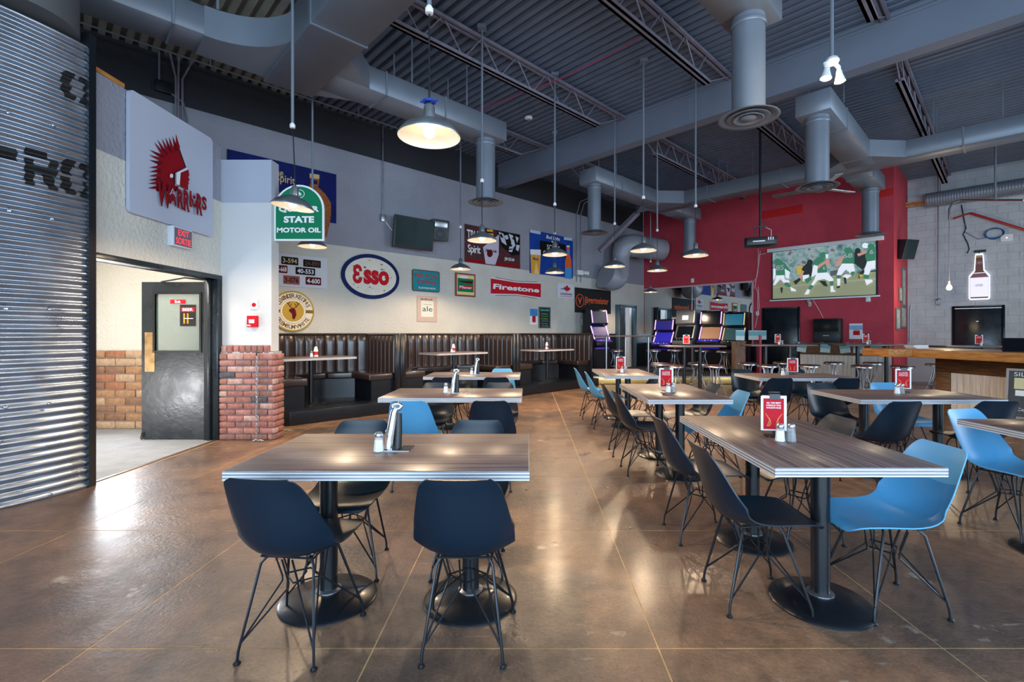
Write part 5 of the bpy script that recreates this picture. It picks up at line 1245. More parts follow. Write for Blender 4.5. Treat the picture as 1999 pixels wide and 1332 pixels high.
for i, (s_, m_) in enumerate((('Sun Brunch', mL), ('Mon Burgers', mT), ('Tue Tacos', mL), ('Wed Wings', mT), ('Thu Ribs', mPk), ('Fri Fish', mT))): cb.text(s_, -.1+.1*(i % 2), .36-.23*i, 1.1, .11, m_, .02, .1)
# wall television and loudspeaker
u0, z0 = SW.at(768, 440, .22); u1 = SW.hit(842, .22)
tv = thing('wall_television', 'black flat television tilted down on the grey part of the sign wall', 'television', None, SW.mx((u0+u1)/2, H-(456-CY)/F*SW.dep(805, .22), .24) @ Matrix.Rotation(math.radians(9), 4, 'X') @ Matrix.Rotation(math.radians(-6), 4, 'Y'))
w_, h_ = (u1-u0)*1.0, .66
MB().prism(rrect(-w_/2, w_/2, -h_/2, h_/2, .012), 0, .05).build('housing', mBLACK, tv, bevel=.006)
MB().box((-w_/2+.045, -h_/2+.06, .049), (w_/2-.045, h_/2-.04, .052)).build('screen', M('tv_glass', (16, 44, 44), .22, spec=.06), tv)
MB().box((-.05, -.05, -.28), (.05, .05, 0)).build('wall_arm', mBLKMET, tv)
u0 = SW.hit(845, .2); u1 = SW.hit(874, .2)
lsz = H-(449-CY)/F*SW.dep(860, .2); lw = u1-u0
ls = thing('wall_speaker', 'black loudspeaker on the sign wall beside the tilted television', 'speaker', None, SW.mx((u0+u1)/2, lsz, .08) @ Matrix.Rotation(math.radians(8), 4, 'X') @ Matrix.Rotation(math.radians(-16), 4, 'Y'))
MB().prism([(-lw/2, -.23), (lw/2, -.23), (lw/2, .21), (lw/2-.03, .23), (-lw/2+.03, .23), (-lw/2, .21)], 0, .24).build('cabinet', M('speaker_grey', (44, 54, 62), .45), ls, bevel=.012)
MB().lathe([(0, .235), (.03, .236), (.10, .244), (.115, .244), (.115, .236)], 24, 0, Matrix.Translation((0, -.09, 0))).build('woofer', mBLACK, ls)
MB().box((-lw/2+.05, .06, .236), (lw/2-.05, .18, .246)).build('horn', mSTEEL, ls, bevel=.008)
MB().box((-.04, -.04, -.09), (.04, .04, 0)).build('wall_arm', mBLKMET, ls)
ob = thing('outlet_box', 'small grey electrical box with conduit left of the television', 'box', None, SW.mx(*SW.at(746, 426), .0))
MB().box((-.05, -.075, 0), (.05, .075, .06)).build('box', mGALV, ob, bevel=.005); MB().tube([(0, .07, .03), (0, 2.3, .03)], .012, 6).build('conduit', mGALV, ob); MB().tube([(.04, -.05, .03), (.20, -.24, .06)], .01, 6).build('cable', mWHITE, ob)
el = thing('emergency_light', 'white twin emergency light on the sign wall above the black banner', 'light', None, SW.mx(*SW.at(1131, 533), 0))
MB().box((-.16, -.07, 0), (.10, .07, .09)).build('housing', mPAPER, el, bevel=.01)
for x in (.14, .26): MB().lathe([(0, 0), (.04, .0), (.06, .07), (0, .075)], 14, 0, Matrix.Translation((x, 0, .06))).build('lamp_head', mPAPER, el)

# ------------------------------------------------------------------ on the block wall and the red return
bs = Sign(GW, 1891, 1933, 497, 586, 'bottle_sign', 'lit bottle shaped sign with white outline on the block wall', 'sign', emis('white_glow', (236, 238, 246), .55), .03, .03,
          lambda w, h: [(-.5*w,-.46*h),(-.44*w,-.5*h),(.44*w,-.5*h),(.5*w,-.46*h),(.5*w,.02*h),(.25*w,.14*h),(.20*w,.46*h),(.17*w,.5*h),(-.17*w,.5*h),(-.20*w,.46*h),(-.25*w,.14*h),(-.5*w,.02*h)])
w_, h_ = bs.w, bs.h
bs.polys([([(-.44*w_,-.43*h_),(-.40*w_,-.47*h_),(.40*w_,-.47*h_),(.44*w_,-.43*h_),(.44*w_,.0*h_),(.19*w_,.125*h_),(.15*w_,.46*h_),(-.15*w_,.46*h_),(-.19*w_,.125*h_),(-.44*w_,.0*h_)], 0),
          ([(-.43*w_,-.44*h_),(.43*w_,-.44*h_),(.43*w_,.0*h_),(.26*w_,.085*h_),(-.26*w_,.085*h_),(-.43*w_,.0*h_)], 1), ([(-.44*w_,-.02*h_),(.44*w_,-.02*h_),(.28*w_,.07*h_),(-.28*w_,.07*h_)], 2), ([(-.17*w_,.26*h_),(.17*w_,.26*h_),(.16*w_,.34*h_),(-.16*w_,.34*h_)], 2), ([(-.16*w_,.41*h_),(.16*w_,.41*h_),(.15*w_,.46*h_),(-.15*w_,.46*h_)], 3)],
         [M('bottle_brown', (120, 64, 50), .4), emis('pale_label', (214, 212, 226), .5), M('bottle_rose', (150, 96, 100), .4), mTAN], 'bottle_print', px=False)
bs.text('BUDWEISER', 0, -.38, .68, .10, M('faint_lettering', (190, 180, 196), .5), .02)
bs.text('GRAND', 0, .60, .24, .045, mPAPER, .02)
hk = tag(MB().box((-.10, -.03, 0), (.12, .03, .04)).tube([(0, -.03, .02), (-.01, -.10, .03)], .012, 6).build('sign_hook', mBLACK, None, GW.mx(*GW.at(1912, 491), .012)), 'black bracket above the lit bottle sign', 'bracket')
wb = Sign(GW, 1953, 1978, 459, 473, 'access_point', 'small white wireless box right of the blue cable coil', 'box', mPAPER, .05, .014, lambda w, h: rrect(-w/2, w/2, -h/2, h/2, .03), None, .008)
MB().lathe([(0, .05), (.014, .05), (0, .056)], 10).build('status_light', emis('white_led', (255, 255, 255), 2), wb.o)
mb = MB(); cu, cz = GW.at(1941, 456, .05)
for k in range(4): mb.tube([((.155+.01*k)*math.cos(i*.2618), (.145-.008*k)*math.sin(i*.2618), .02*k) for i in range(24)], .010, 6, 0, True)
cc_ = thing('cable_coil', 'coil of blue cable hanging on the block wall', 'cable', None, GW.mx(cu, cz, .03)); mb.build('coil', M('blue_cable', (30, 90, 150), .45), cc_)
a_ = GW.at(1884, 436, .03); MB().tube([(a_[0]-cu, a_[1]-cz, .01), (-.55, .12, .02), (-.3, -.10, .02), (-.14, -.08, .02)], .007, 6).build('loose_end', M('blue_cable_end', (50, 90, 130), .45), cc_)
def pipe_thing(name, label, cat, fr, pts, r, mat, off=.05, extra=None):
    mb = MB(); q = [fr.w(*fr.at(px, py, off), off) for px, py in pts]; mb.tube(q, r, 8)
    t = thing(name, label, cat); mb.build('pipe', mat, t)
    if extra: extra(t, q)
    return t
mREDPIPE = M('red_pipe', (176, 30, 36), .4)
pipe_thing('red_pipe', 'sloping red sprinkler pipe on the block wall under the spiral duct', 'pipe', GW, ((1894,416),(2060,467)), .03, mREDPIPE, .10, lambda t, q: MB().tube([q[0], q[0]+Vector((-.35, .1, -.12))], .022, 8).build('elbow', mREDPIPE, t))
pipe_thing('black_cable', 'black cable dangling on the block wall below the spiral duct', 'cable', GW, ((1877,400),(1882,430),(1886,446),(1880,458),(1889,475),(1892,486),(1888,495)), .012, mBLACK, .03)
pipe_thing('wall_conduit', 'thin steel conduit bending down at the left of the block wall', 'conduit', GW, ((1779,596),(1777,604),(1776,668)), .014, mSTEEL, .03)
jl = thing('jar_light', 'caged jar light on a vertical conduit left of the bottle sign', 'light'); q_ = [GW.w(*GW.at(1832, y, .06), .06) for y in (330, 583)]
MB().tube(q_, .013, 8).build('conduit', mSTEEL, jl); p_ = q_[1]
MB().lathe([(.04, 0), (.06, -.03), (.055, -.06), (0, -.06)][::1], 16, 0, Matrix.Translation(p_)).build('cap', mSTEEL, jl); MB().lathe([(.045, -.06), (.048, -.13), (.03, -.17), (0, -.175)], 16, 0, Matrix.Translation(p_)).build('jar', mGLASS, jl)
cg = MB()
for k in range(6): a_ = k*math.pi/3; cg.tube([(p_.x+.056*math.cos(a_), p_.y+.056*math.sin(a_), p_.z-.05), (p_.x+.058*math.cos(a_), p_.y+.058*math.sin(a_), p_.z-.13), (p_.x, p_.y, p_.z-.195)], .004, 5)
cg.build('cage', mSTEEL, jl)
jl2 = thing('jar_light', 'caged jar light on the red wall below the projection screen', 'light'); p_ = RW.w(*RW.at(1581, 590, .10), .10)
MB().box((-.04, -.04, .0), (.04, .04, .10), 0, RW.mx(*RW.at(1581, 588, 0), .002)).build('base', mSTEEL, jl2); MB().lathe([(.045, 0), (.048, -.09), (.03, -.13), (0, -.135)], 16, 0, Matrix.Translation(p_)).build('jar', mGLASS, jl2)
MB().tube([RW.w(*RW.at(x, y, .04), .04) for x, y in ((1587,586),(1598,604),(1607,621))], .010, 6).build('cable', mPINKT, jl2)
# bare glowing bulb on a hooked conduit
bc = thing('bulb_light', 'bare glowing bulb hanging from a hooked conduit at the block wall', 'light'); dB = 11.2
qq = [P(1999, 391, 9.4), P(1905, 391, 10.9), P(1875, 391, dB), P(1860, 396, dB+.1), P(1853, 408, dB+.1), P(1853, 428, dB+.1)]
MB().tube(qq, .022, 8).build('conduit', mSTEEL, bc); MB().tube([P(1853, 428, dB+.1), P(1853, 552, dB+.1)], .008, 6).build('cord', mSTEEL, bc)
p_ = P(1853, 562, dB+.1); MB().lathe([(0, -.06), (.04, -.045), (.055, 0), (.04, .045), (.02, .08), (0, .08)], 18, 0, Matrix.Translation(p_)).build('bulb', mBULB, bc); MB().cyl(p_+Vector((0,0,.07)), p_+Vector((0,0,.16)), .024, None, 12).build('socket', mSTEEL, bc)
l_ = D.lights.new('bare_bulb', 'POINT'); l_.energy = 26; l_.color = (1, .78, .5); l_.shadow_soft_size = .06; lo = D.objects.new('bare_bulb', l_); col.objects.link(lo); lo.location = p_ - (GW.n * -.12)
hc = thing('hanging_conduit', 'long thin conduit hanging from the deck at the upper right', 'conduit'); MB().tube([P(1943, 97, 10.2).xyz, Vector((P(1943, 97, 10.2).x, 10.2, H-(390-CY)/F*10.2))], .020, 8).build('conduit', mDUCT, hc); MB().box((-.08,-.08,0), (.08,.08,.06), 0, Matrix.Translation((P(1943,97,10.2).x, 10.2, ZC-.06))).build('ceiling_box', mDUCT, hc)
hc.location = (0, 0, 0)
# spiral duct along the block wall
u0, z0 = GW.at(1807, 392, .30); u1 = 5.4; pr_ = []
n_ = 90; sd = thing('spiral_duct', 'ribbed spiral air duct running along the top of the block wall', 'duct', None, GW.mx(u0, z0, .30))
for i in range(n_): pr_ += [(.185, (u1-u0)*i/n_), (.185, (u1-u0)*(i+.7)/n_), (.192, (u1-u0)*(i+.85)/n_)]
MB().lathe([(0, 0)] + pr_ + [(.185, u1-u0), (0, u1-u0)], 28, 0, Matrix.Rotation(math.pi/2, 4, 'Y')).build('pipe', mDUCT, sd, sharp=80)
MB().tube([(.3, .18, 0), (.3, .9, 0)], .01, 6).build('hanger', mDUCT, sd); MB().tube([(2.6, .18, 0), (2.6, .9, 0)], .01, 6).build('hanger', mDUCT, sd)
MB().box((-.52, -.10, -.06), (0, -.055, .02)).build('timber_stub', mTIMBER, sd); MB().box((-.60, -.03, -.04), (0, .02, .03)).build('timber_stub', mTIMBER, sd)
# loudspeaker and old photographs on the red return
u_, z_ = RS.at(1768, 487, .2); rs = thing('wall_speaker', 'black loudspeaker angled out from the red return wall', 'speaker', None, T(P(1767, 487, 12.25).x, 12.25, P(1767, 487, 12.25).z, 12) @ Matrix.Rotation(math.radians(10), 4, 'X'))
MB().prism([(-.21, -.25), (.19, -.25), (.25, .25), (-.15, .25)], -.13, .13, 0, Matrix(((1,0,0,0),(0,0,-1,0),(0,1,0,0),(0,0,0,1)))).build('cabinet', M('speaker_dark', (22, 40, 46), .4), rs, bevel=.015)
MB().box((.0, .10, -.03), (.12, .75, .03)).build('wall_arm', mBLKMET, rs)
for i, (x0, x1, y0, y1, lb) in enumerate(((1754, 1760, 560, 588, 'narrow grey photograph strip, upper left of the group on the red return'), (1760, 1767, 520, 600, 'tall grey photograph strip, upper right of the group on the red return'), (1748, 1756, 601, 644, 'grey framed photograph, lower left of the group on the red return'), (1758, 1768, 597, 640, 'grey framed photograph, lower right of the group on the red return'))):
    s_ = Sign(RS, x0, x1, y0, y1, 'photo_frame', lb, 'picture', M('frame_grey_%d' % i, (112, 116, 118), .5), .02, .005, None, 'photographs on the red return'); s_.rect(-.7, .7, -.85, .85, M('photo_print_%d' % i, (170, 172, 168), .5, var=.4, vscale=9), 'photo')
wp = Sign(RW, 1658, 1684, 632, 662, 'white_poster', 'white and blue poster with red print on the red wall', 'poster', mPAPER, .008, .006)
wp.rect(-1, 1, .2, .75, M('blue_sky_print', (150, 180, 220), .6, var=.15, vscale=7)); wp.rect(-.4, .6, -.5, .05, mREDE); wp.text('VOTE', .1, .1, .9, .16, mREDE, .03)
rb = Sign(RW, 1488, 1567, 413, 428, 'red_band', 'bright red painted band high on the red wall', 'paint patch', mREDB, .006, .002)
rb2 = Sign(RW, 1716, 1744, 372, 386, 'red_band', 'short bright red painted band at the right end of the red wall', 'paint patch', mREDB, .006, .002)
rp_ = thing('red_post', 'slim red post in front of the dark door on the red wall', 'post', None, T(px_xy(1484, 12.6), 12.6)); MB().cyl((0, 0, 0), (0, 0, 1.30), .035, None, 12).build('post', M('pink_red_paint', (178, 60, 84), .45), rp_); MB().lathe([(0,0),(.08,0),(.08,.01),(0,.012)], 14).build('base', mREDPIPE, rp_)
wc = thing('white_cables', 'white cables looping down the red wall from the projector', 'cable'); o_ = .03
for pts_ in (((1480,486),(1480,520),(1476,545),(1474,560),(1479,570),(1479,612)), ((1484,490),(1478,540),(1470,552),(1472,565),(1480,560),(1482,600),(1474,640)), ((1482,497),(1490,496),(1499,492))):
    MB().tube([RW.w(*RW.at(x, y, o_), o_) for x, y in pts_], .011, 6).build('cable', mPINKT, wc)
MB().box((-.04, -.06, 0), (.04, .06, .03), 0, RW.mx(*RW.at(1479, 612), 0)).build('outlet', mPAPER, wc)
for px_, py_, lb in ((1695, 584, 'white switch plate under the right end of the screen'), (1352, 548, 'white switch plate on top of the mirror trim')):
    u_, z_ = RW.at(px_, py_); so_ = thing('switch_plate', lb, 'switch', None, RW.mx(u_, z_, 0)); MB().box((-.05, -.07, 0), (.05, .07, .02)).build('plate', mPAPER, so_, bevel=.004); MB().box((-.012, -.025, .02), (.012, .025, .028)).build('toggle', mWHITE, so_)
# ------------------------------------------------------------------ air ducts
mGRILLE = M('diffuser_dark_gap', (40, 42, 46), .6)
def dbox(par, name, u0, u1, v0, v1, z0=4.70, z1=5.02):
    o = MB().box((u0, -v1, z0), (u1, -v0, z1)).build(name, mDUCT, par, bevel=.006, seg=1)
    return o
def seam(par, axis, at, a, b, z0=4.70, z1=5.02):
    e = .012; mb = MB()
    if axis == 'u': mb.box((at-.012, -b-e, z0-e), (at+.012, -a+e, z0)); mb.box((at-.012, -b-e, z0), (at+.012, -b, z1+e)); mb.box((at-.012, -a, z0), (at+.012, -a+e, z1+e)); mb.box((at-.012, -b, z1), (at+.012, -a, z1+e))
    else: mb.box((a-e, -at-.012, z0-e), (b+e, -at+.012, z0)); mb.box((a-e, -at-.012, z0), (a, -at+.012, z1+e)); mb.box((b, -at-.012, z0), (b+e, -at+.012, z1+e)); mb.box((a, -at-.012, z1), (b, -at+.012, z1+e))
    mb.build('seam_band', mDUCT, par)
def hanger(par, u, v): MB().box((u-.012, -v-.004, 5.02), (u+.012, -v+.004, ZC)).build('hanger', mDUCT, par)
def drop(px, d, zb, label, r=.165):
    x = px_xy(px, d); u, v = UV(x, d)
    t = thing('air_diffuser', label, 'air diffuser', 'round drop diffusers under the ducts', T(x, d))
    MB().lathe([(r, zb+.05), (r, 4.71), (r-.01, 4.71), (r-.01, zb+.05), (r, zb+.05)], 32).build('drop_pipe', mDUCT, t, sharp=60)
    MB().lathe([(r+.006, 4.60), (r+.012, 4.61), (r+.012, 4.64), (r+.006, 4.65)], 32).build('collar', mDUCT, t)
    MB().lathe([(r-.005, zb+.06), (r+.02, zb+.05), (.27, zb+.022), (.305, zb+.004), (.30, zb), (.26, zb+.012), (r, zb+.036), (r-.03, zb+.05)], 40).build('flange', mDUCT, t, sharp=60)
    for k, (ra, rb_) in enumerate(((.19, .215), (.125, .155), (.0, .085))):
        MB().lathe([(ra*.7, zb+.05-.008*k), (rb_, zb+.006-.012*k), (rb_-.012, zb+.002-.012*k), (ra*.7*.8, zb+.03-.012*k)] if ra else [(0, zb-.02), (.06, zb-.012), (.085, zb+.004), (.05, zb+.03), (0, zb+.03)], 32).build('cone_ring', mDUCT, t)
    MB().lathe([(0, zb+.07), (r-.012, zb+.07)], 32).build('dark_throat', mGRILLE, t)
    return u, v
A = drop(1146+14, 10.78, 3.62, 'round diffuser hanging left of the sloping strut, before the sign wall corner', .15)
B = drop(1346, 14.05, 3.66, 'round diffuser in front of the red wall, behind the glowing pendant lamp')
Cd = drop(1595, 7.41, 3.62, 'round diffuser hanging above the projection screen, with a wide flange')
Dd = drop(1699, 11.1, 3.64, 'round diffuser right above the end of the projection screen')
E1 = drop(1461, 5.08, 3.64, 'largest round diffuser, nearest, hanging at the upper right centre')
E2 = drop(948, 8.28, 3.62, 'round diffuser hanging before the grey sign wall, left of centre')
fd = thing('air_duct', 'long grey rectangular air duct beyond the beam, with four side branches', 'duct', None, RM(0, 0))
dbox(fd, 'main_run', -3.41, -2.93, 2.25, 13.5)
for (u, v) in (A, Cd): dbox(fd, 'branch', u-.24, -3.40, v-.24, v+.24); seam(fd, 'u', u+.75, v-.24, v+.24); seam(fd, 'u', -3.9, v-.24, v+.24)
for (u, v) in (B, Dd): dbox(fd, 'branch', -2.94, u+.24, v-.24, v+.24); seam(fd, 'u', -2.5, v-.24, v+.24)
for v in (A[1], Cd[1]):
    MB().prism([(-3.95, -v+.24), (-3.40, -v+.72), (-3.40, -v-.24-.48), (-3.95, -v-.24)], 4.702, 5.018).build('flared_joint', mDUCT, fd)
for v in (3.9, 5.6, 8.6, 10.2, 11.8): seam(fd, 'v', v, -3.41, -2.93)
for v in (4.2, 5.0, 8.2, 9.1, 10.6, 12.2): hanger(fd, -3.42, v); hanger(fd, -2.92, v)
for (u, v) in (A, Cd): hanger(fd, u+.5, v-.25); hanger(fd, u+.5, v+.25)
nd = thing('air_duct', 'grey rectangular air duct trunk near the camera, running up to the left', 'duct', None, RM(0, 0))
dbox(nd, 'main_run', -12.98, -12.36, 2.35, 13.0, 4.64, 5.08)
dbox(nd, 'branch', -12.37, E2[0]+.27, E2[1]-.25, E2[1]+.25); dbox(nd, 'branch', -12.37, E1[0]+.27, E1[1]-.25, E1[1]+.25)
dbox(nd, 'branch', -20, -12.97, 2.38, 2.86)
for u in (-11.6, -10.6): seam(nd, 'u', u, E2[1]-.25, E2[1]+.25); 
seam(nd, 'u', E1[0]-.9, E1[1]-.25, E1[1]+.25)
MB().prism([(-12.37, -E2[1]+.5), (-11.85, -E2[1]+.25), (-11.85, -E2[1]-.25), (-12.37, -E2[1]-.75)], 4.702, 5.018).build('flared_joint', mDUCT, nd)
MB().prism([(-12.97, -2.37)] + [(-12.97-.75*(1-math.cos(math.radians(a))) - .0, -2.86-.75*(1-math.sin(math.radians(a)))) for a in range(0, 91, 10)] + [(-13.72, -2.37)], 4.69, 5.03).build('curved_elbow', mDUCT, nd)
for u in (-14.0, -15.2): seam(nd, 'u', u, 2.38, 2.86)
for v in (4.0, 5.2): seam(nd, 'v', v, -12.98, -12.36, 4.64, 5.08)
for u in (-11.2, -10.2): hanger(nd, u, E2[1]-.26); hanger(nd, u, E2[1]+.26)
hanger(nd, -13.6, 2.9); hanger(nd, -12.2, 3.6)
# fat elbow duct in the corner and the sloping strut
fe = thing('elbow_duct', 'fat pale grey elbow duct curving out of the corner wall', 'duct')
pts = [P(1292, 488, 15.9), P(1262, 484, 15.6), P(1236, 480, 15.3), P(1220, 484, 15.2), P(1213, 496, 15.15), P(1213, 515, 15.1), P(1212, 532, 15.0), P(1203, 543, 14.9), P(1192, 543, 14.8), P(1182, 538, 14.7)]
sm = [Vector(p) for p in cr([tuple(p) for p in pts], 44)]
mPALED = M('pale_duct_paint', (158, 162, 172), .45, metal=.15)
MB().tube(sm, [.36 if i < 14 else .36 - .10*min(1, (i-14)/8) if i < 28 else .26 + .13*min(1, (i-28)/10) for i in range(45)], 24).build('bend', mPALED, fe)
MB().tube([sm[-2], sm[-1] + (sm[-1]-sm[-2])*.4], .415, 24).build('rim', mPALED, fe)
for i in (10, 20, 30): MB().tube([sm[i]-(sm[i+1]-sm[i])*.2, sm[i]+(sm[i+1]-sm[i])*.2], (.37 if i == 10 else .275 if i == 20 else .30), 24).build('seam_band', mPALED, fe)
ss = thing('strut', 'dark sloping steel strut in front of the fat elbow duct', 'strut')
a_, b_2 = P(1170, 490, 13.6), P(1246, 414, 13.6)
MB().tube([a_, b_2], .085, 4).build('strut_bar', mJOIST, ss)

# ------------------------------------------------------------------ pendant lamps
def lamp(px, py, d, label, tilt=0):
    x = px_xy(px, d); z0 = H - (py - CY) / F * d
    t = thing('pendant_lamp', label, 'lamp', 'galvanised pendant lamps', T(x, d, z0) @ Matrix.Rotation(math.radians(tilt), 4, 'Y'))
    sh_ = MB().lathe([(.205, 0), (.207, .006), (.195, .028), (.165, .060), (.11, .092), (.055, .112), (.040, .124)], 36)
    sh_.lathe([(.204, 0), (.191, .024), (.161, .055), (.106, .087), (.036, .112), (.0, .112)], 36, 1)
    sh_.build('shade', [mGALV, mWHITEM], t, sharp=60)
    MB().lathe([(.042, .118), (.040, .135), (.036, .20), (.026, .215), (.01, .225), (0, .225)], 20).build('socket_cap', mGALV, t)
    MB().lathe([(0, -.004), (.028, .004), (.040, .03), (.030, .06), (.016, .085), (0, .085)], 16).build('bulb', mBULB, t)
    zc = 3.5 - z0
    MB().cyl((0, 0, .22), (math.sin(math.radians(-tilt))*zc, 0, zc), .006, None, 6).build('cord', mBLKMET, t)
    co = MB().cyl((0, 0, 0), (0, 0, ZC - 3.5), .0155, None, 8).build('conduit', mDUCT, t, Matrix.Rotation(math.radians(-tilt), 4, 'Y') @ Matrix.Translation((0, 0, 0)))
    co.matrix_basis = Matrix.Rotation(math.radians(-tilt), 4, 'Y') @ Matrix.Translation((0, 0, zc))
    MB().lathe([(0, -.035), (.026, -.03), (.028, 0), (.02, .012), (.0155, .02)], 12).build('conduit_cap', mPAPER, co)
    MB().box((-.06, -.06, ZC-3.5-.05), (.06, .06, ZC-3.5)).build('ceiling_box', mDUCT, co)
    l = D.lights.new('pendant_light', 'SPOT'); l.energy = 80; l.color = (1, .74, .48); l.shadow_soft_size = .05; l.spot_size = math.radians(158); l.spot_blend = .35
    o = D.objects.new('pendant_light', l); col.objects.link(o); o.location = (x, d, z0 - .012)
    return t
dz = lambda y: 1.30 * F / (CY - y)
L1 = lamp(838, 268, dz(268), 'largest and nearest pendant lamp, with a blue clip on its neck')
MB().tube([(.036*math.cos(i*.5236), .036*math.sin(i*.5236), .235) for i in range(12)], .010, 6, 0, True).tube([(-.06, 0, .236), (.055, 0, .245)], .009, 6).build('blue_clip', M('blue_tape', (24, 60, 150), .4), L1)
lamp(571, 405, dz(405), 'tilted pendant lamp hanging in front of the green arched sign', 8)
lamp(610, 482, 7.2, 'glowing pendant lamp just below the green arched sign')
lamp(941, 470, dz(470), 'pendant lamp hanging in front of the dark red whiskey banner')
lamp(899, 526, 9.6, 'small pendant lamp just above the framed green beer sign')
lamp(1083, 498, dz(498), 'pendant lamp in front of the blue beer banner, upper one of two')
lamp(1083, 533, 10.2, 'pendant lamp in front of the blue beer banner, lower and farther one')
lamp(1256, 490, dz(490), 'pendant lamp where the grey and red walls meet, before the elbow duct')
lamp(1200, 521, 9.3, 'pendant lamp overlapping the bend of the fat elbow duct')
lamp(1358, 500, dz(500), 'pendant lamp beside the round diffuser on the red wall')
lamp(1283, 529, 9.9, 'small pendant lamp in front of the left part of the red wall')
lamp(1270, 571, 14.2, 'lowest pendant lamp, at the upper left corner of the mirror')
# twin spotlight on a conduit
dS = 4.3; x = px_xy(1624, dS); zS = H - (118-CY)/F*dS
tw = thing('twin_spotlight', 'white twin spotlight glowing at the end of a ceiling conduit', 'light', None, T(x, dS, zS, 20))
MB().cyl((0, 0, .02), (0, 0, ZC-zS), .0155, None, 8).build('conduit', mDUCT, tw)
MB().lathe([(0, -.03), (.05, -.03), (.06, -.01), (.045, .02), (.016, .035)], 16).build('junction_cap', mWHITE, tw)
for sg in (-1, 1):
    MB().tube([(sg*.035, 0, -.02), (sg*.085, 0, -.045), (sg*.075, -.01, -.09)], .018, 10).build('swivel_arm', mWHITE, tw)
    hd = MB().lathe([(.022, 0), (.026, -.03), (.042, -.085), (.046, -.10), (.040, -.10)], 18, 0, Matrix.Translation((sg*.075, -.01, -.085)) @ Matrix.Rotation(math.radians(-sg*8), 4, 'Y')).build('lamp_head', mWHITE, tw)
    MB().lathe([(0, -.112), (.03, -.106), (.041, -.094), (0, -.09)], 16, 0, Matrix.Translation((sg*.075, -.01, -.085)) @ Matrix.Rotation(math.radians(-sg*8), 4, 'Y')).build('bulb', mBULB, hd)
l = D.lights.new('twin_spot_light', 'POINT'); l.energy = 14; l.color = (1, .80, .55); l.shadow_soft_size = .06
o = D.objects.new('twin_spot_light', l); col.objects.link(o); o.location = (x, dS, zS-.27)

# small things under the deck and on the upper wall
sdp = P(1032, 231, 9.5); sm_ = thing('smoke_detector', 'small white smoke detector on the deck near the centre', 'detector', None, T(sdp.x, 9.5, ZC))
MB().lathe([(0, -.05), (.05, -.048), (.075, -.03), (.08, 0), (0, 0)], 20).build('housing', mPAPER, sm_); MB().lathe([(.03, -.058), (.045, -.052), (.04, -.045)], 16).build('grille', mSTEEL, sm_)
pw = thing('pink_wire', 'pink wire strung under the deck between the joists', 'wire')
MB().tube([P(880, 245, 8.9), P(960, 205, 8.2), P(1090, 155, 7.5), P(1190, 108, 6.95), P(1265, 62, 6.4)], .008, 5).build('wire', M('pink_wire_plastic', (176, 50, 90), .5), pw)
vc = thing('wall_conduits', 'group of three steel conduits running up the wall behind the white emblem sign', 'conduit')
for px in (343, 348, 356):
    u = SW.hit(px, .04); MB().tube([SW.w(u, 2.5, .04), SW.w(u, 5.35, .04), SW.w(u+.12*(px-348)/8, ZC, .10)], .016, 8).build('conduit', mJOIST, vc)
jb = thing('junction_box', 'dark junction box with bent conduit on the black upper wall', 'box'); u, z = SW.at(318, 172, 0)
MB().box((-.10, -.085, 0), (.10, .085, .08), 0, SW.mx(u, z, .001)).build('box', mBLKMET, jb, bevel=.005)
MB().tube([SW.w(u-.05, z+.08, .04), SW.w(u-.05, z+.7, .04), SW.w(u-.16, z+.95, .04), SW.w(u-.2, ZC-.02, .04)], .014, 6).build('conduit', mDUCT, jb); MB().tube([SW.w(u+.09, z-.06, .04), SW.w(u+.25, z-.15, .04), SW.w(u+.30, z-.4, .04), SW.w(u+.30, z-1.2, .04)], .014, 6).build('conduit', mDUCT, jb)
lc = thing('long_conduit', 'long thin conduit along the top of the wall under the deck edge', 'conduit')
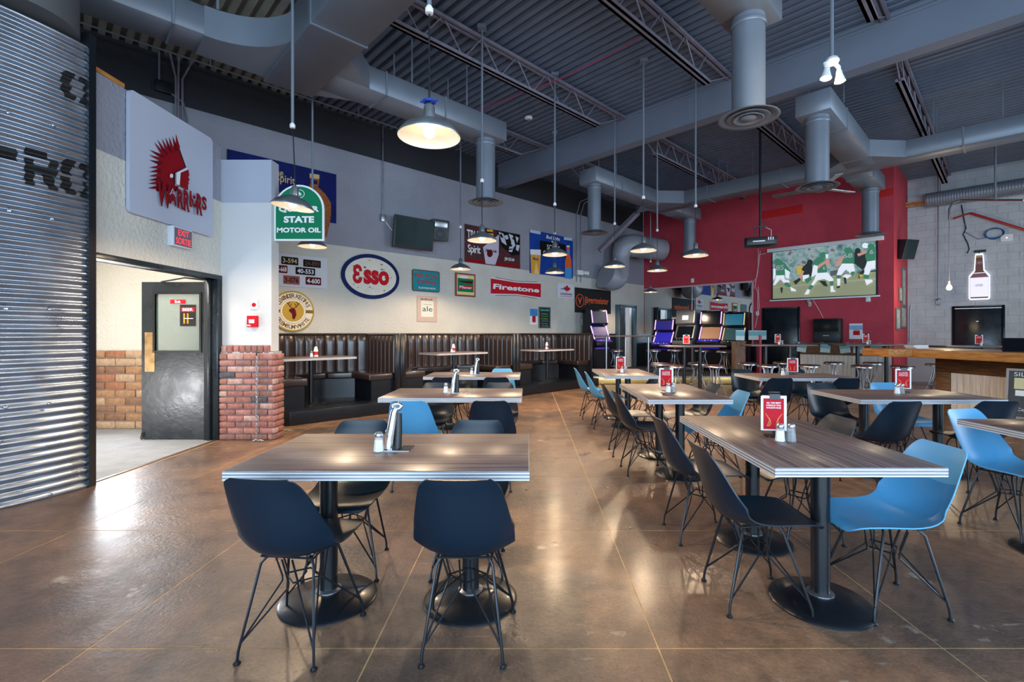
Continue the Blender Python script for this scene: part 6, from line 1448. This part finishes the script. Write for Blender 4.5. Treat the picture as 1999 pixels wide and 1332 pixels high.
MB().tube([SW.w(-18, 5.52, .45), SW.w(-9, 5.52, .45)], .014, 6).build('conduit', mDUCT, lc)
for u in (-13.2, -12.0, -10.8): MB().box((u-.01, -.46, 5.52), (u+.01, -.44, ZC), 0, RM(0, 0)).build('hanger', mJOIST, lc)
for i, (u, px_) in enumerate(((-6.2, 1126), (-5.9, 1134))):
    u = SW.hit(px_, .03); tt = thing('wall_conduit', ('left' if i == 0 else 'right') + ' one of two thin grey conduits right of the blue beer banner', 'conduit'); MB().tube([SW.w(u, 2.9, .03), SW.w(u, 4.95, .03), SW.w(u+.05, 5.3, .12), SW.w(u+.2, 5.4, .3)], .014, 6).build('conduit', mDUCT, tt)
kc = thing('thermostat', 'small white switch box low on the cream wall beside the slot machine', 'switch', None, SW.mx(*SW.at(1137, 629), 0)); MB().box((-.04, -.09, 0), (.04, .09, .03)).build('box', mPAPER, kc, bevel=.004); MB().tube([(0, .08, .012), (0, .32, .012)], .008, 6).build('cable', mPAPER, kc)

# ceiling fan half hidden by a diffuser
xf = px_xy(1601, 9.0); zf = H - (368-CY)/F*9.0
cf = thing('ceiling_fan', 'grey ceiling fan mostly hidden behind the diffuser above the screen', 'fan', None, T(xf, 9.0, zf, 12))
MB().cyl((0, 0, .1), (0, 0, ZC-zf), .018, None, 10).build('rod', mDUCT, cf); MB().lathe([(0, -.08), (.08, -.06), (.10, 0), (.08, .09), (.02, .12), (0, .12)], 20).build('motor', mDUCT, cf)
for k in range(3):
    MB().box((.09, -.065, -.006), (.82, .065, .006)).build('blade', mGALV, cf, Matrix.Rotation(math.radians(6+120*k), 4, 'Z') @ Matrix.Rotation(math.radians(9), 4, 'X'))

# flat prints and enamel signs are dull: little mirror-like shine
for m_ in D.materials:
    if any(k in m_.name for k in ('print', 'enamel', 'letter', 'sign', 'emblem', 'frame_grey')) and m_.name != 'white_enamel':
        b_ = m_.node_tree.nodes['Principled BSDF']; b_.inputs['Specular IOR Level'].default_value = .12; b_.inputs['Roughness'].default_value = .6
